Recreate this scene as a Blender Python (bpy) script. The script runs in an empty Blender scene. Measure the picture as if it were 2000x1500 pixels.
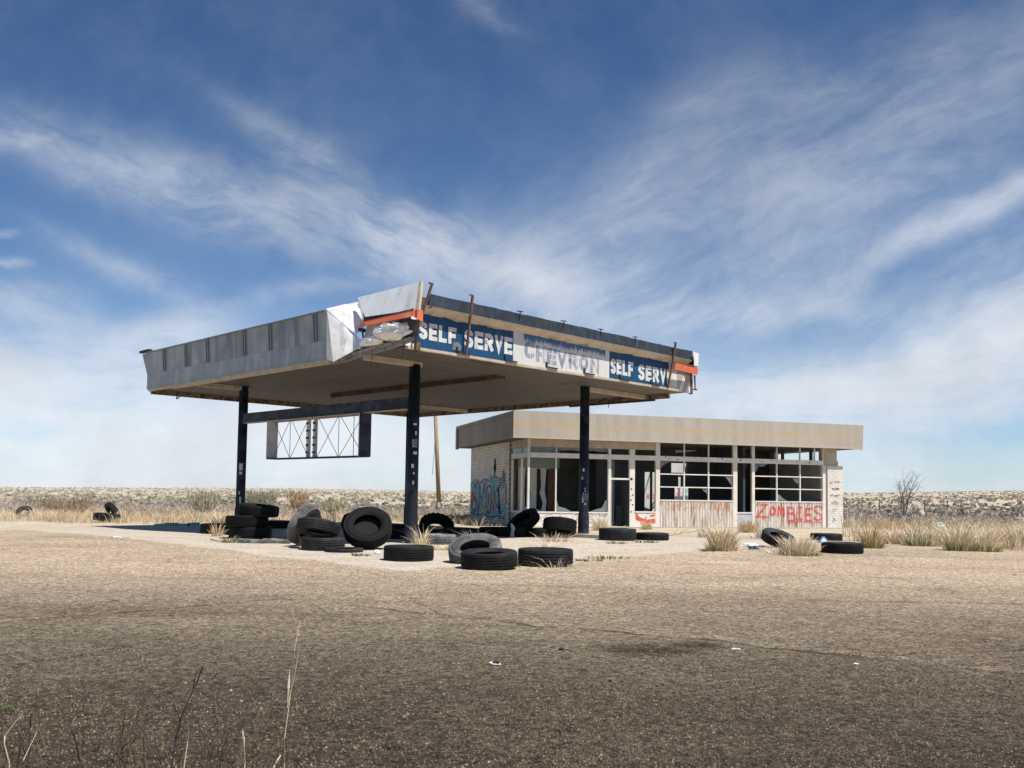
import bpy, math, random
from math import sin, cos, tan, pi, radians, hypot, atan2, exp, sqrt
from mathutils import Vector, Matrix, Euler, noise as mnoise
random.seed(7)
R = random.random
def U(a, b): return a + (b - a) * R()
scene = bpy.context.scene
COL = scene.collection

# ------------------------------------------------------------------ camera
EYE = 1.45
FPX, CY, PITCH, ROLL = 1731.3, 861.1, 0.05707, 0.01533
cd = bpy.data.cameras.new('camera'); cam = bpy.data.objects.new('camera', cd); COL.objects.link(cam)
cd.sensor_width = 36.0; cd.lens = FPX / 2000 * 36.0
cd.shift_y = (CY - 750) / 2000
cd.clip_start = 0.1; cd.clip_end = 6000
cam.matrix_world = (Matrix.Translation((0, 0, EYE)) @ Matrix.Rotation(pi / 2 + PITCH, 4, 'X') @ Matrix.Rotation(ROLL, 4, 'Z'))
scene.camera = cam

def ray(u, v):
    uu = (u - 1000) / FPX; vv = (v - CY) / FPX; c, s = cos(ROLL), sin(ROLL)
    a = uu * c + vv * s; b = -uu * s + vv * c
    return Vector((a, cos(PITCH) + b * sin(PITCH), sin(PITCH) - b * cos(PITCH)))

# ------------------------------------------------------------------ terrain
EL = [(-3, 0.0), (-.62, -.0036), (-.4, -.002), (-.23, -.0004), (-.1, -.0008), (-.05, -.0014), (.1, -.0002), (.2, .001), (.4, .0043), (.58, .0088), (.8, .010), (3, .0)]
def elev(t):
    for (a, ea), (b, eb) in zip(EL, EL[1:]):
        if a <= t <= b: return ea + (eb - ea) * (t - a) / (b - a)
    return 0.0
def terrain(x, y):
    r = hypot(x, y)
    t = max(0.0, min(1.0, (r - 27.5) / 9.0)); z = -0.14 * t * t * (3 - 2 * t)
    if r > 38: z += 0.06 * min(1, (r - 38) / 20) * mnoise.noise(Vector((x * .11, y * .11, 3)))
    if r > 65:
        t = x / max(y, 1e-3) if y > 0 else (3 if x > 0 else -3)
        e = elev(max(-3, min(3, t)))
        R0 = 430
        zt = EYE + e * R0 + .14
        f = min(1, (r - 65) / (R0 - 65))
        z += zt * f ** .9 if zt > 0 else zt * f
        z += .5 * f * mnoise.noise(Vector((x * .012, y * .012, 8))) + .18 * f * mnoise.noise(Vector((x * .05, y * .05, 1)))
        if r > R0: z -= (r - R0) * .012
    return z
def G(u, v):
    d = ray(u, v); z = 0.0
    for _ in range(12):
        t = (z - EYE) / d.z; z = terrain(d.x * t, d.y * t)
    t = (z - EYE) / d.z
    return Vector((d.x * t, d.y * t, z))

# ------------------------------------------------------------------ mesh builder
class MB:
    def __init__(s): s.v = []; s.f = []; s.m = []
    def add(s, vs, fs, mi=0):
        n = len(s.v); s.v += [tuple(p) for p in vs]
        for f in fs: s.f.append(tuple(i + n for i in f)); s.m.append(mi)
        return s
    def box(s, x0, x1, y0, y1, z0, z1, mi=0):
        vs = [(x0, y0, z0), (x1, y0, z0), (x1, y1, z0), (x0, y1, z0), (x0, y0, z1), (x1, y0, z1), (x1, y1, z1), (x0, y1, z1)]
        return s.add(vs, [(3, 2, 1, 0), (4, 5, 6, 7), (0, 1, 5, 4), (1, 2, 6, 5), (2, 3, 7, 6), (3, 0, 4, 7)], mi)
    def hexa(s, lo, hi, mi=0):
        return s.add(list(lo) + list(hi), [(3, 2, 1, 0), (4, 5, 6, 7), (0, 1, 5, 4), (1, 2, 6, 5), (2, 3, 7, 6), (3, 0, 4, 7)], mi)
    def tube(s, p0, p1, r0, r1=None, n=10, cap=True, mi=0):
        p0, p1 = Vector(p0), Vector(p1); r1 = r0 if r1 is None else r1
        d = (p1 - p0).normalized(); a = d.orthogonal().normalized(); b = d.cross(a)
        vs = []
        for p, r in ((p0, r0), (p1, r1)):
            for i in range(n):
                t = 2 * pi * i / n; vs.append(p + a * (r * cos(t)) + b * (r * sin(t)))
        fs = [(i, (i + 1) % n, n + (i + 1) % n, n + i) for i in range(n)]
        if cap: fs += [tuple(range(n))[::-1], tuple(range(n, 2 * n))]
        return s.add(vs, fs, mi)
    def slab(s, poly, off, mi=0):
        # a flat polygon (3-D points) given a thickness vector
        off = Vector(off); n = len(poly); vs = [Vector(p) for p in poly] + [Vector(p) + off for p in poly]
        fs = [tuple(range(n))[::-1], tuple(range(n, 2 * n))] + [(i, (i + 1) % n, n + (i + 1) % n, n + i) for i in range(n)]
        return s.add(vs, fs, mi)
    def ribbon(s, pts, w, tr, d=0.0, closed=False, mi=0, rough=0.0):
        P = [Vector((p[0], p[1])) for p in pts]; L = []
        if rough:
            Q = []
            for a, b in zip(P, P[1:] + (P[:1] if closed else [])):
                k = max(1, int((b - a).length / (w * .7))); Q += [a + (b - a) * (i / k) for i in range(k)]
            if not closed: Q.append(P[-1])
            P = Q
        n = len(P)
        for i in range(n):
            a = P[i - 1] if (i or closed) else None; b = P[(i + 1) % n] if (i < n - 1 or closed) else None
            d1 = (P[i] - a).normalized() if a is not None else None; d2 = (b - P[i]).normalized() if b is not None else None
            if d1 is None: d1 = d2
            if d2 is None: d2 = d1
            n1 = Vector((-d1.y, d1.x)); n2 = Vector((-d2.y, d2.x)); m = n1 + n2
            m = n1 if m.length < .2 else m.normalized()
            k = w / 2 / max(.45, m.dot(n1))
            if rough: k *= 1 + rough * (mnoise.noise(Vector((P[i].x * 9, P[i].y * 9, w * 50))) + U(-.5, .5))
            L.append((P[i] + m * k, P[i] - m * k))
        vs = []
        for l, r in L: vs.append(tr(l.x, l.y, d)); vs.append(tr(r.x, r.y, d))
        fs = [(2 * i, 2 * i + 1, 2 * ((i + 1) % n) + 1, 2 * ((i + 1) % n)) for i in range(n if closed else n - 1)]
        return s.add(vs, fs, mi)
    def build(s, name, mats, parent=None, smooth=False, loc=None):
        me = bpy.data.meshes.new(name); me.from_pydata(s.v, [], s.f)
        if not isinstance(mats, (list, tuple)): mats = [mats]
        for m in mats: me.materials.append(m)
        if len(mats) > 1: me.polygons.foreach_set('material_index', s.m)
        if smooth: me.polygons.foreach_set('use_smooth', [True] * len(s.f))
        me.validate(); me.update()
        o = bpy.data.objects.new(name, me); COL.objects.link(o)
        if parent is not None: o.parent = parent
        if loc is not None: o.location = loc
        return o
def empty(name, loc=(0, 0, 0), rz=0.0):
    o = bpy.data.objects.new(name, None); COL.objects.link(o); o.location = loc; o.rotation_euler = (0, 0, rz)
    o.empty_display_size = .3
    return o
def tag(o, label=None, cat=None, group=None, kind=None):
    if label: o['label'] = label
    if cat: o['category'] = cat
    if group: o['group'] = group
    if kind: o['kind'] = kind
    return o
def copy_tree(o, parent=None):
    c = o.copy(); COL.objects.link(c)
    if parent is not None: c.parent = parent
    for ch in list(o.children): copy_tree(ch, c)
    return c

# ------------------------------------------------------------------ materials
class NT:
    def __init__(s, tree): s.t = tree; s.n = tree.nodes; s.l = tree.links
    def node(s, typ, ins=None, **kw):
        nd = s.n.new(typ)
        for k, v in kw.items(): setattr(nd, k, v)
        for k, v in (ins or {}).items(): s.put(nd.inputs[k], v)
        return nd
    def put(s, sock, v):
        if isinstance(v, bpy.types.NodeSocket): s.l.new(v, sock)
        elif isinstance(v, (tuple, list)):
            if len(sock.default_value) == 4 and len(v) == 3: v = (*v, 1)
            sock.default_value = v
        else: sock.default_value = v
    def math(s, op, a, b=0.0, c=0.0, clamp=False):
        nd = s.node('ShaderNodeMath', {0: a, 1: b, 2: c}, operation=op); nd.use_clamp = clamp; return nd.outputs[0]
    def mix(s, f, a, b, mode='MIX'):
        nd = s.node('ShaderNodeMix', data_type='RGBA', blend_type=mode)
        s.put(nd.inputs[0], f); s.put(nd.inputs[6], a); s.put(nd.inputs[7], b); return nd.outputs[2]
    def noise(s, vec, scale, detail=4, rough=.55, dist=0.0):
        return s.node('ShaderNodeTexNoise', {'Vector': vec, 'Scale': scale, 'Detail': detail, 'Roughness': rough, 'Distortion': dist}).outputs[0]
    def mapping(s, vec, scale=(1, 1, 1), rot=(0, 0, 0), loc=(0, 0, 0)):
        return s.node('ShaderNodeMapping', {'Vector': vec, 'Scale': scale, 'Rotation': rot, 'Location': loc}).outputs[0]
    def rng(s, v, a, b, c=0.0, d=1.0, smooth=True):
        nd = s.node('ShaderNodeMapRange', {0: v, 1: a, 2: b, 3: c, 4: d}, interpolation_type='SMOOTHSTEP' if smooth else 'LINEAR'); return nd.outputs[0]
    def coord(s): return s.node('ShaderNodeTexCoord').outputs['Object']
    def sep(s, v):
        o = s.node('ShaderNodeSeparateXYZ', {0: v}).outputs; return o[0], o[1], o[2]
    def comb(s, x, y, z): return s.node('ShaderNodeCombineXYZ', {0: x, 1: y, 2: z}).outputs[0]
def newmat(name):
    m = bpy.data.materials.new(name); m.use_nodes = True; nt = NT(m.node_tree); bs = m.node_tree.nodes['Principled BSDF']; return m, nt, bs
def paint(name, base, rough=.75, var=.14, scale=2.5, bump=.0, bscale=30, streaks=(), spots=(), metal=0.0, spec=.4):
    """weathered surface: base tone with cloudy variation, vertical streaks [(colour, amount, freq)], spots [(colour, threshold, scale)]"""
    m, nt, bs = newmat(name); co = nt.coord()
    n1 = nt.noise(co, scale, 6, .6); k = nt.rng(n1, .3, .7, 1 - var, 1 + var)
    col = nt.mix(1.0, base, nt.comb(k, k, k), 'MULTIPLY')
    for i, (c, amt, fr) in enumerate(streaks):
        v = nt.noise(nt.mapping(co, (fr, fr, fr * .07), loc=(i * 3.1, i, 0)), 1.0, 6, .65)
        col = nt.mix(nt.rng(v, .62 - amt * .35, .78 - amt * .2), col, c)
    for i, (c, th, sc) in enumerate(spots):
        v = nt.noise(nt.mapping(co, loc=(i * 7.7, 3, 1)), sc, 5, .6)
        col = nt.mix(nt.rng(v, th, th + .04), col, c)
    nt.put(bs.inputs['Base Color'], col); bs.inputs['Roughness'].default_value = rough
    bs.inputs['Metallic'].default_value = metal; bs.inputs['Specular IOR Level'].default_value = spec
    if bump:
        h = nt.noise(co, bscale, 4, .6)
        b = nt.node('ShaderNodeBump', {'Height': h, 'Strength': bump, 'Distance': .02}); nt.put(bs.inputs['Normal'], b.outputs[0])
    return m
WHITE = (.79, .755, .70)
M = {}
M['band'] = paint('blue_grey_fascia_paint', (.31, .35, .38), .55, .18, 1.2, bump=.5, bscale=1.1, streaks=[((.48, .52, .55), .35, 3), ((.28, .32, .35), .3, 5), ((.36, .27, .18), .12, 7)], spots=[((.55, .50, .42), .70, 2.2)])
M['panel'] = paint('grey_galvanised_sheet', (.31, .34, .345), .5, .25, .9, streaks=[((.16, .185, .19), .4, 2.0), ((.36, .39, .395), .2, 4)], spots=[((.5, .48, .44), .74, 3)], bump=.6, bscale=1.3)
M['rib'] = paint('pale_rib_metal', (.24, .26, .27), .5, .1)
M['beige'] = paint('beige_trim_paint', (.52, .43, .33), .8, .14, 3, streaks=[((.33, .25, .17), .25, 6)], spots=[((.25, .17, .10), .66, 5)])
M['beigecove'] = paint('peeling_beige_paint', (.58, .48, .37), .85, .12, 3, spots=[((.16, .11, .07), .64, 3.2), ((.75, .68, .58), .7, 6)])
M['rustbeige'] = paint('rusting_beige_channel', (.26, .20, .14), .8, .2, 3, spots=[((.13, .06, .03), .52, 6), ((.05, .04, .03), .6, 3)])
M['navy'] = paint('weathered_navy_paint', (.032, .044, .062), .7, .3, 3, streaks=[((.08, .095, .11), .25, 5)], spots=[((.5, .5, .5), .74, 8)])
M['column'] = paint('dark_navy_column_paint', (.007, .009, .015), .55, .3, 2, spots=[((.16, .17, .2), .68, 5), ((.03, .035, .06), .5, 2)])
M['signblue'] = paint('blue_sign_paint', (.006, .062, .155), .6, .15, 2, streaks=[((.01, .035, .08), .25, 7), ((.03, .11, .22), .25, 9)], spots=[((.25, .3, .36), .76, 9)])
M['signwhite'] = paint('white_sign_letters', (.66, .65, .61), .7, .12, 4, streaks=[((.35, .36, .36), .25, 12)], spots=[((.10, .14, .2), .70, 9)])
M['white'] = paint('white_wall_paint', WHITE, .8, .08, 2, streaks=[((.55, .48, .38), .25, 4)], spots=[((.42, .34, .25), .72, 5)])
M['frame'] = paint('white_window_frame_paint', (.76, .71, .64), .75, .08, 3, spots=[((.30, .24, .18), .70, 9)])
M['dirtywhite'] = paint('torn_white_sheet_metal', (.86, .85, .83), .55, .07, 2, streaks=[((.5, .49, .46), .25, 3)], spots=[((.30, .27, .23), .73, 7)])
M['lightgrey'] = paint('pale_grey_plate', (.76, .78, .79), .6, .06, 2, bump=.4, bscale=1.5, streaks=[((.5, .52, .53), .3, 3)])
M['foil'] = paint('crumpled_white_lining', (.88, .87, .85), .5, .06, 3, bump=.6, bscale=9)
M['wood'] = paint('splintered_grey_board', (.26, .25, .24), .9, .35, 7, bump=.8, bscale=18, streaks=[((.10, .09, .08), .3, 9)], spots=[((.5, .49, .46), .62, 9)])
M['orange'] = paint('sun_faded_orange_sheet', (.80, .185, .085), .5, .10, 2, streaks=[((.85, .42, .28), .25, 2)], spots=[((.85, .7, .6), .72, 3)])
M['rust'] = paint('rusty_steel', (.17, .095, .065), .85, .35, 6, bump=.3)
M['darkmetal'] = paint('dark_metal', (.03, .03, .032), .6, .3, 4)
M['whitemetal'] = paint('dirty_white_metal', (.62, .62, .60), .6, .12, 3, streaks=[((.3, .28, .25), .35, 5)])
M['black'] = paint('black_void_paint', (.008, .008, .008), .9, .2)
M['fascia'] = paint('tan_building_fascia', (.43, .375, .29), .75, .07, .6, streaks=[((.36, .33, .28), .45, 2.2), ((.5, .42, .32), .3, 3)])
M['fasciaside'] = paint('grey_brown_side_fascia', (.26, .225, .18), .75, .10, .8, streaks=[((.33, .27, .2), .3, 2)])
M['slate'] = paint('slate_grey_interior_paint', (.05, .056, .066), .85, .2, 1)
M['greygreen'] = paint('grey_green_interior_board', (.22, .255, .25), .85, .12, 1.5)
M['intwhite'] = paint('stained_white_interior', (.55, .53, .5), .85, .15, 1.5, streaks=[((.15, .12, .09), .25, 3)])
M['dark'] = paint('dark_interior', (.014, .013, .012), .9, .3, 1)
M['redbrown'] = paint('red_brown_interior_wood', (.10, .045, .03), .8, .3, 3)
M['concrete'] = paint('weathered_concrete', (.42, .38, .32), .9, .12, 2, bump=.2, spots=[((.25, .22, .18), .66, 4)])
M['roofdeck'] = paint('tar_roof_deck', (.10, .095, .09), .9, .2)
M['pole'] = paint('weathered_pole_wood', (.36, .255, .15), .9, .15, 3, streaks=[((.22, .15, .09), .35, 9)])
M['barkgrey'] = paint('bare_bark', (.15, .12, .105), .9, .2, 6)
M['redpaint'] = paint('red_spray_paint', (.58, .045, .035), .7, .2, 8, spots=[((.62, .35, .3), .66, 14)])
M['orangepaint'] = paint('faded_orange_spray_paint', (.56, .27, .13), .8, .2, 8, spots=[((.6, .5, .42), .55, 12)])
M['pinkpaint'] = paint('pink_spray_paint', (.52, .20, .33), .8, .15, 8)
M['blackpaint'] = paint('black_marker', (.03, .03, .035), .8, .2, 8)
M['greenpaint'] = paint('green_spray_paint', (.03, .50, .25), .7, .1, 8)
M['tealpaint'] = paint('teal_spray_paint', (.06, .40, .40), .8, .15, 8)
M['pinkbright'] = paint('magenta_spray_paint', (.7, .18, .4), .8, .15, 8)
M['tarp'] = paint('sun_bleached_green_netting', (.22, .50, .38), .8, .2, 5)
M['paper'] = paint('white_litter', (.8, .79, .77), .7, .06, 6)
M['bluebox'] = paint('blue_printed_card', (.12, .33, .62), .6, .1, 6)
M['palebag'] = paint('pale_blue_plastic', (.48, .63, .68), .5, .1, 6)
M['plank'] = paint('grey_stick_wood', (.30, .20, .13), .9, .2, 8)
M['darkstone'] = paint('dark_stone', (.02, .02, .022), .7, .2, 20)
M['straw'] = paint('dry_straw', (.68, .55, .36), .9, .22, 1.3, spec=.15)
M['gold'] = paint('golden_dry_grass', (.60, .43, .24), .9, .22, 1.3, spec=.15)
M['palestraw'] = paint('bleached_dry_grass', (.74, .65, .48), .9, .2, 1.3, spec=.15)
M['greystraw'] = paint('grey_dead_brush', (.37, .325, .285), .9, .25, 1.3, spec=.15)
M['sage'] = paint('grey_green_sage', (.27, .275, .19), .9, .25, 1.5, spec=.15)
M['darksage'] = paint('dark_sage', (.30, .28, .215), .9, .25, .3, spec=.1)
M['green'] = paint('green_weed', (.10, .16, .04), .9, .25, 3, spec=.2)
M['greenish'] = paint('green_grass_base', (.24, .25, .09), .9, .25, 3, spec=.2)
M['rustbush'] = paint('russet_dry_bush', (.36, .235, .145), .9, .25, 2, spec=.15)
M['twig'] = paint('dark_twig', (.085, .06, .045), .9, .3, 5, spec=.15)

def spray(name, base, gaps=.42):
    m, nt, bs = newmat(name); co = nt.coord()
    n = nt.noise(co, 7, 5, .7); n2 = nt.noise(nt.mapping(co, (14, 14, 2.2)), 1.5, 5, .7)
    nt.put(bs.inputs['Base Color'], nt.mix(nt.rng(n, .3, .7), base, tuple(min(1, b * 1.35 + .03) for b in base))); bs.inputs['Roughness'].default_value = .75
    nt.put(bs.inputs['Alpha'], nt.math('MULTIPLY', nt.rng(n2, gaps - .12, gaps + .06, .15, 1), nt.rng(n, .25, .42, .35, 1)))
    return m
M['redpaint'] = spray('red_spray_paint_broken', (.58, .05, .04), .42); M['orangepaint'] = spray('worn_orange_spray_paint', (.55, .25, .11), .50); M['pinkpaint'] = spray('thin_pink_spray_paint', (.52, .18, .32), .44)
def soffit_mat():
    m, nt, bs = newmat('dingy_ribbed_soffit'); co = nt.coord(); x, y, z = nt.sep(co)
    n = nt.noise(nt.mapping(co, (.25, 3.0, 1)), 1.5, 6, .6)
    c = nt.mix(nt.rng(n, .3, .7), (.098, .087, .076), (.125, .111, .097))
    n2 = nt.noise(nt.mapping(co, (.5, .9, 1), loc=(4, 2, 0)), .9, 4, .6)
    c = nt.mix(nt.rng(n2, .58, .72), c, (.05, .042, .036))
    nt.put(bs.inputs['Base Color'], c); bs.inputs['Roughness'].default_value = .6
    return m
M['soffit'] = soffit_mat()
def brick_mat(name, axes, base, var, mortar):
    m, nt, bs = newmat(name); co = nt.coord(); x, y, z = nt.sep(co)
    v = nt.comb({'x': x, 'y': y}[axes[0]], z, 0.0)
    br = nt.node('ShaderNodeTexBrick', {'Vector': v, 'Scale': 1.0, 'Color1': base, 'Color2': var, 'Mortar': mortar, 'Mortar Size': .012, 'Mortar Smooth': .25, 'Bias': 0.0, 'Brick Width': .30, 'Row Height': .10})
    n = nt.noise(co, 1.6, 6, .6); k = nt.rng(n, .3, .7, .86, 1.1)
    col = nt.mix(1.0, br.outputs[0], nt.comb(k, k, k), 'MULTIPLY')
    nt.put(bs.inputs['Base Color'], col); bs.inputs['Roughness'].default_value = .85
    b = nt.node('ShaderNodeBump', {'Height': br.outputs[1], 'Strength': .8, 'Distance': -.012}); nt.put(bs.inputs['Normal'], b.outputs[0])
    return m, nt, bs, co, v, br
M['brickleft'] = brick_mat('painted_brick_side', 'y', (.78, .73, .64), (.72, .67, .58), (.36, .31, .26))[0]
M['brickfront'] = brick_mat('painted_brick_pillar', 'x', (.78, .73, .67), (.75, .70, .63), (.62, .56, .50))[0]
def mural_mat():
    m, nt, bs, co, v, br = brick_mat('spray_painted_brick_mural', 'y', (.6, .6, .6), (.55, .55, .55), (.13, .13, .12))
    d = nt.noise(v, 2.2, 3, .6)
    vv = nt.node('ShaderNodeVectorMath', {0: v, 1: nt.comb(d, d, 0.0)}, operation='ADD').outputs[0]
    vo = nt.node('ShaderNodeTexVoronoi', {'Vector': nt.mapping(vv, (1.5, 1.1, 1)), 'Scale': 1.9, 'Randomness': 1.0})
    r, g, b_ = nt.sep(vo.outputs['Color'])
    ramp = nt.node('ShaderNodeValToRGB', {0: r}); cr = ramp.color_ramp; cr.interpolation = 'CONSTANT'
    cols = [(0, (.20, .40, .42)), (.26, (.55, .56, .52)), (.40, (.55, .50, .20)), (.52, (.34, .34, .42)), (.64, (.20, .38, .48)), (.78, (.50, .20, .19)), (.88, (.26, .42, .25))]
    while len(cr.elements) < len(cols): cr.elements.new(.5)
    for e, (p, c) in zip(cr.elements, cols): e.position = p; e.color = (*c, 1)
    k = nt.rng(br.outputs[1], 0, 1, 1.25, .3)
    nz = nt.noise(v, 5, 4, .6); k2 = nt.math('MULTIPLY', k, nt.rng(nz, .3, .7, .75, 1.2))
    nt.put(bs.inputs['Base Color'], nt.mix(1.0, ramp.outputs[0], nt.comb(k2, k2, k2), 'MULTIPLY'))
    return m
M['mural'] = mural_mat()
def corr_mat():
    m, nt, bs = newmat('stained_corrugated_sheet'); co = nt.coord(); x, y, z = nt.sep(co)
    v = nt.noise(nt.mapping(co, (5, 5, .7)), 1.2, 6, .7)
    c = nt.mix(nt.rng(v, .47, .62), (.66, .61, .55), (.36, .22, .12))
    g = nt.noise(nt.mapping(co, loc=(5, 1, 2)), 1.4, 5, .6)
    c = nt.mix(nt.rng(g, .54, .66), c, (.55, .55, .53))
    nt.put(bs.inputs['Base Color'], c); bs.inputs['Roughness'].default_value = .75
    return m
M['corr'] = corr_mat()
def overspray_mat():
    # whitewashed centre sign: blue showing at the head, brushed and dripping white below
    m, nt, bs = newmat('whitewashed_sign_panel'); co = nt.coord(); x, y, z = nt.sep(co)
    n = nt.noise(nt.mapping(co, (7, 1, .9)), 1.3, 6, .7)
    edge = nt.math('ADD', z, nt.math('MULTIPLY', nt.math('SUBTRACT', n, .5), .55))
    inside = nt.math('MULTIPLY', nt.rng(x, 4.08, 4.12), nt.rng(x, 7.72, 7.76, 1, 0))
    c = nt.mix(nt.math('MULTIPLY', nt.rng(edge, 5.63, 5.76), inside), (.63, .62, .59), (.05, .13, .26))
    f = nt.noise(nt.mapping(co, (9, 1, .6), loc=(3, 0, 1)), 1.0, 5, .65)
    c = nt.mix(nt.math('MULTIPLY', nt.rng(f, .5, .72), .35), c, (.36, .43, .55))
    nt.put(bs.inputs['Base Color'], c); bs.inputs['Roughness'].default_value = .7
    return m
M['wash'] = overspray_mat()
def ghost_mat():
    m, nt, bs = newmat('faded_blue_lettering'); co = nt.coord()
    f = nt.noise(nt.mapping(co, (10, 1, 1.1)), 1.1, 6, .7)
    c = nt.mix(nt.rng(f, .47, .62), (.22, .25, .33), (.58, .57, .56))
    nt.put(bs.inputs['Base Color'], c); bs.inputs['Roughness'].default_value = .75
    return m
M['ghost'] = ghost_mat()
for k_, th in (('signwhite', .36), ('ghost', .36)):
    m_ = M[k_]; nt_ = NT(m_.node_tree); b_ = m_.node_tree.nodes['Principled BSDF']; co_ = nt_.coord()
    f1 = nt_.rng(nt_.noise(nt_.mapping(co_, (5, 1, 5) if k_ == 'signwhite' else (9, 1, 1.3)), 2.2 if k_ == 'signwhite' else 1.0, 7, .75), th, th + .05)
    nt_.put(b_.inputs['Alpha'], f1)
def fascia_front_mat():
    m, nt, bs = newmat('tan_front_fascia_with_faded_stripe'); co = nt.coord(); x, y, z = nt.sep(co)
    n = nt.noise(nt.mapping(co, (1.6, 1, .12)), 1.5, 6, .65)
    c = nt.mix(nt.rng(n, .35, .7), (.47, .42, .345), (.385, .35, .285))
    st = nt.math('MULTIPLY', nt.rng(z, 3.86, 3.90), nt.rng(z, 4.08, 4.12, 1, 0))
    st = nt.math('MULTIPLY', st, nt.rng(nt.noise(nt.mapping(co, (.8, 1, 2), loc=(2, 0, 0)), 1.5, 4), .25, .6))
    c = nt.mix(nt.math('MULTIPLY', st, .75), c, (.50, .375, .235))
    rd = nt.math('MULTIPLY', nt.rng(nt.noise(nt.mapping(co, (.9, 1, 2), loc=(7, 0, 3)), 1.6, 5), .5, .7), nt.math('MULTIPLY', nt.rng(x, 3.5, 1.5, 0, 1), st))
    c = nt.mix(nt.math('MULTIPLY', rd, .8), c, (.55, .28, .17))
    c = nt.mix(nt.math('MULTIPLY', nt.rng(z, 3.62, 3.5), .7), c, (.52, .42, .30))
    seam = nt.math('LESS_THAN', nt.math('FRACT', nt.math('DIVIDE', x, 1.22)), .012)
    c = nt.mix(nt.math('MULTIPLY', seam, .35), c, (.55, .5, .42))
    rr_ = nt.noise(nt.mapping(co, (3.5, 1, .25), loc=(1, 0, 4)), 1.4, 6, .7); c = nt.mix(nt.math('MULTIPLY', nt.rng(rr_, .60, .72), .5), c, (.30, .22, .14))
    nt.put(bs.inputs['Base Color'], c); bs.inputs['Roughness'].default_value = .7
    nt.put(bs.inputs['Normal'], nt.node('ShaderNodeBump', {'Height': nt.noise(co, 1.1, 3, .5), 'Strength': .6, 'Distance': .03}).outputs[0])
    return m
M['fasciafront'] = fascia_front_mat()
def rubber(name, base, dust, amt):
    m, nt, bs = newmat(name); co = nt.coord()
    n = nt.noise(co, 3.0, 6, .65); n2 = nt.noise(co, 22, 3, .6)
    f = nt.math('MULTIPLY', nt.rng(n, .40, .68), amt)
    c = nt.mix(f, base, dust)
    c = nt.mix(nt.math('MULTIPLY', nt.rng(n2, .5, .75), amt * .5), c, dust)
    nt.put(bs.inputs['Base Color'], c); bs.inputs['Roughness'].default_value = .78; bs.inputs['Specular IOR Level'].default_value = .25
    rn = nt.node('ShaderNodeObjectInfo').outputs['Random']; k = nt.rng(rn, 0, 1, .6, 1.1 if amt < .45 else 2.0, False); nt.put(bs.inputs['Base Color'], nt.mix(1.0, c, nt.comb(k, k, k), 'MULTIPLY'))
    h = nt.noise(nt.mapping(co, (1, 1, 3)), 9, 6, .7); nt.put(bs.inputs['Normal'], nt.node('ShaderNodeBump', {'Height': h, 'Strength': .5, 'Distance': .012}).outputs[0])
    return m
M['rubber'] = rubber('black_rubber', (.009, .009, .010), (.045, .042, .038), .5)
M['rubberdark'] = rubber('very_dark_rubber', (.004, .004, .0045), (.012, .012, .012), .4)
M['rubbergrey'] = rubber('dusty_grey_rubber', (.05, .05, .05), (.17, .165, .155), .8)

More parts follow.
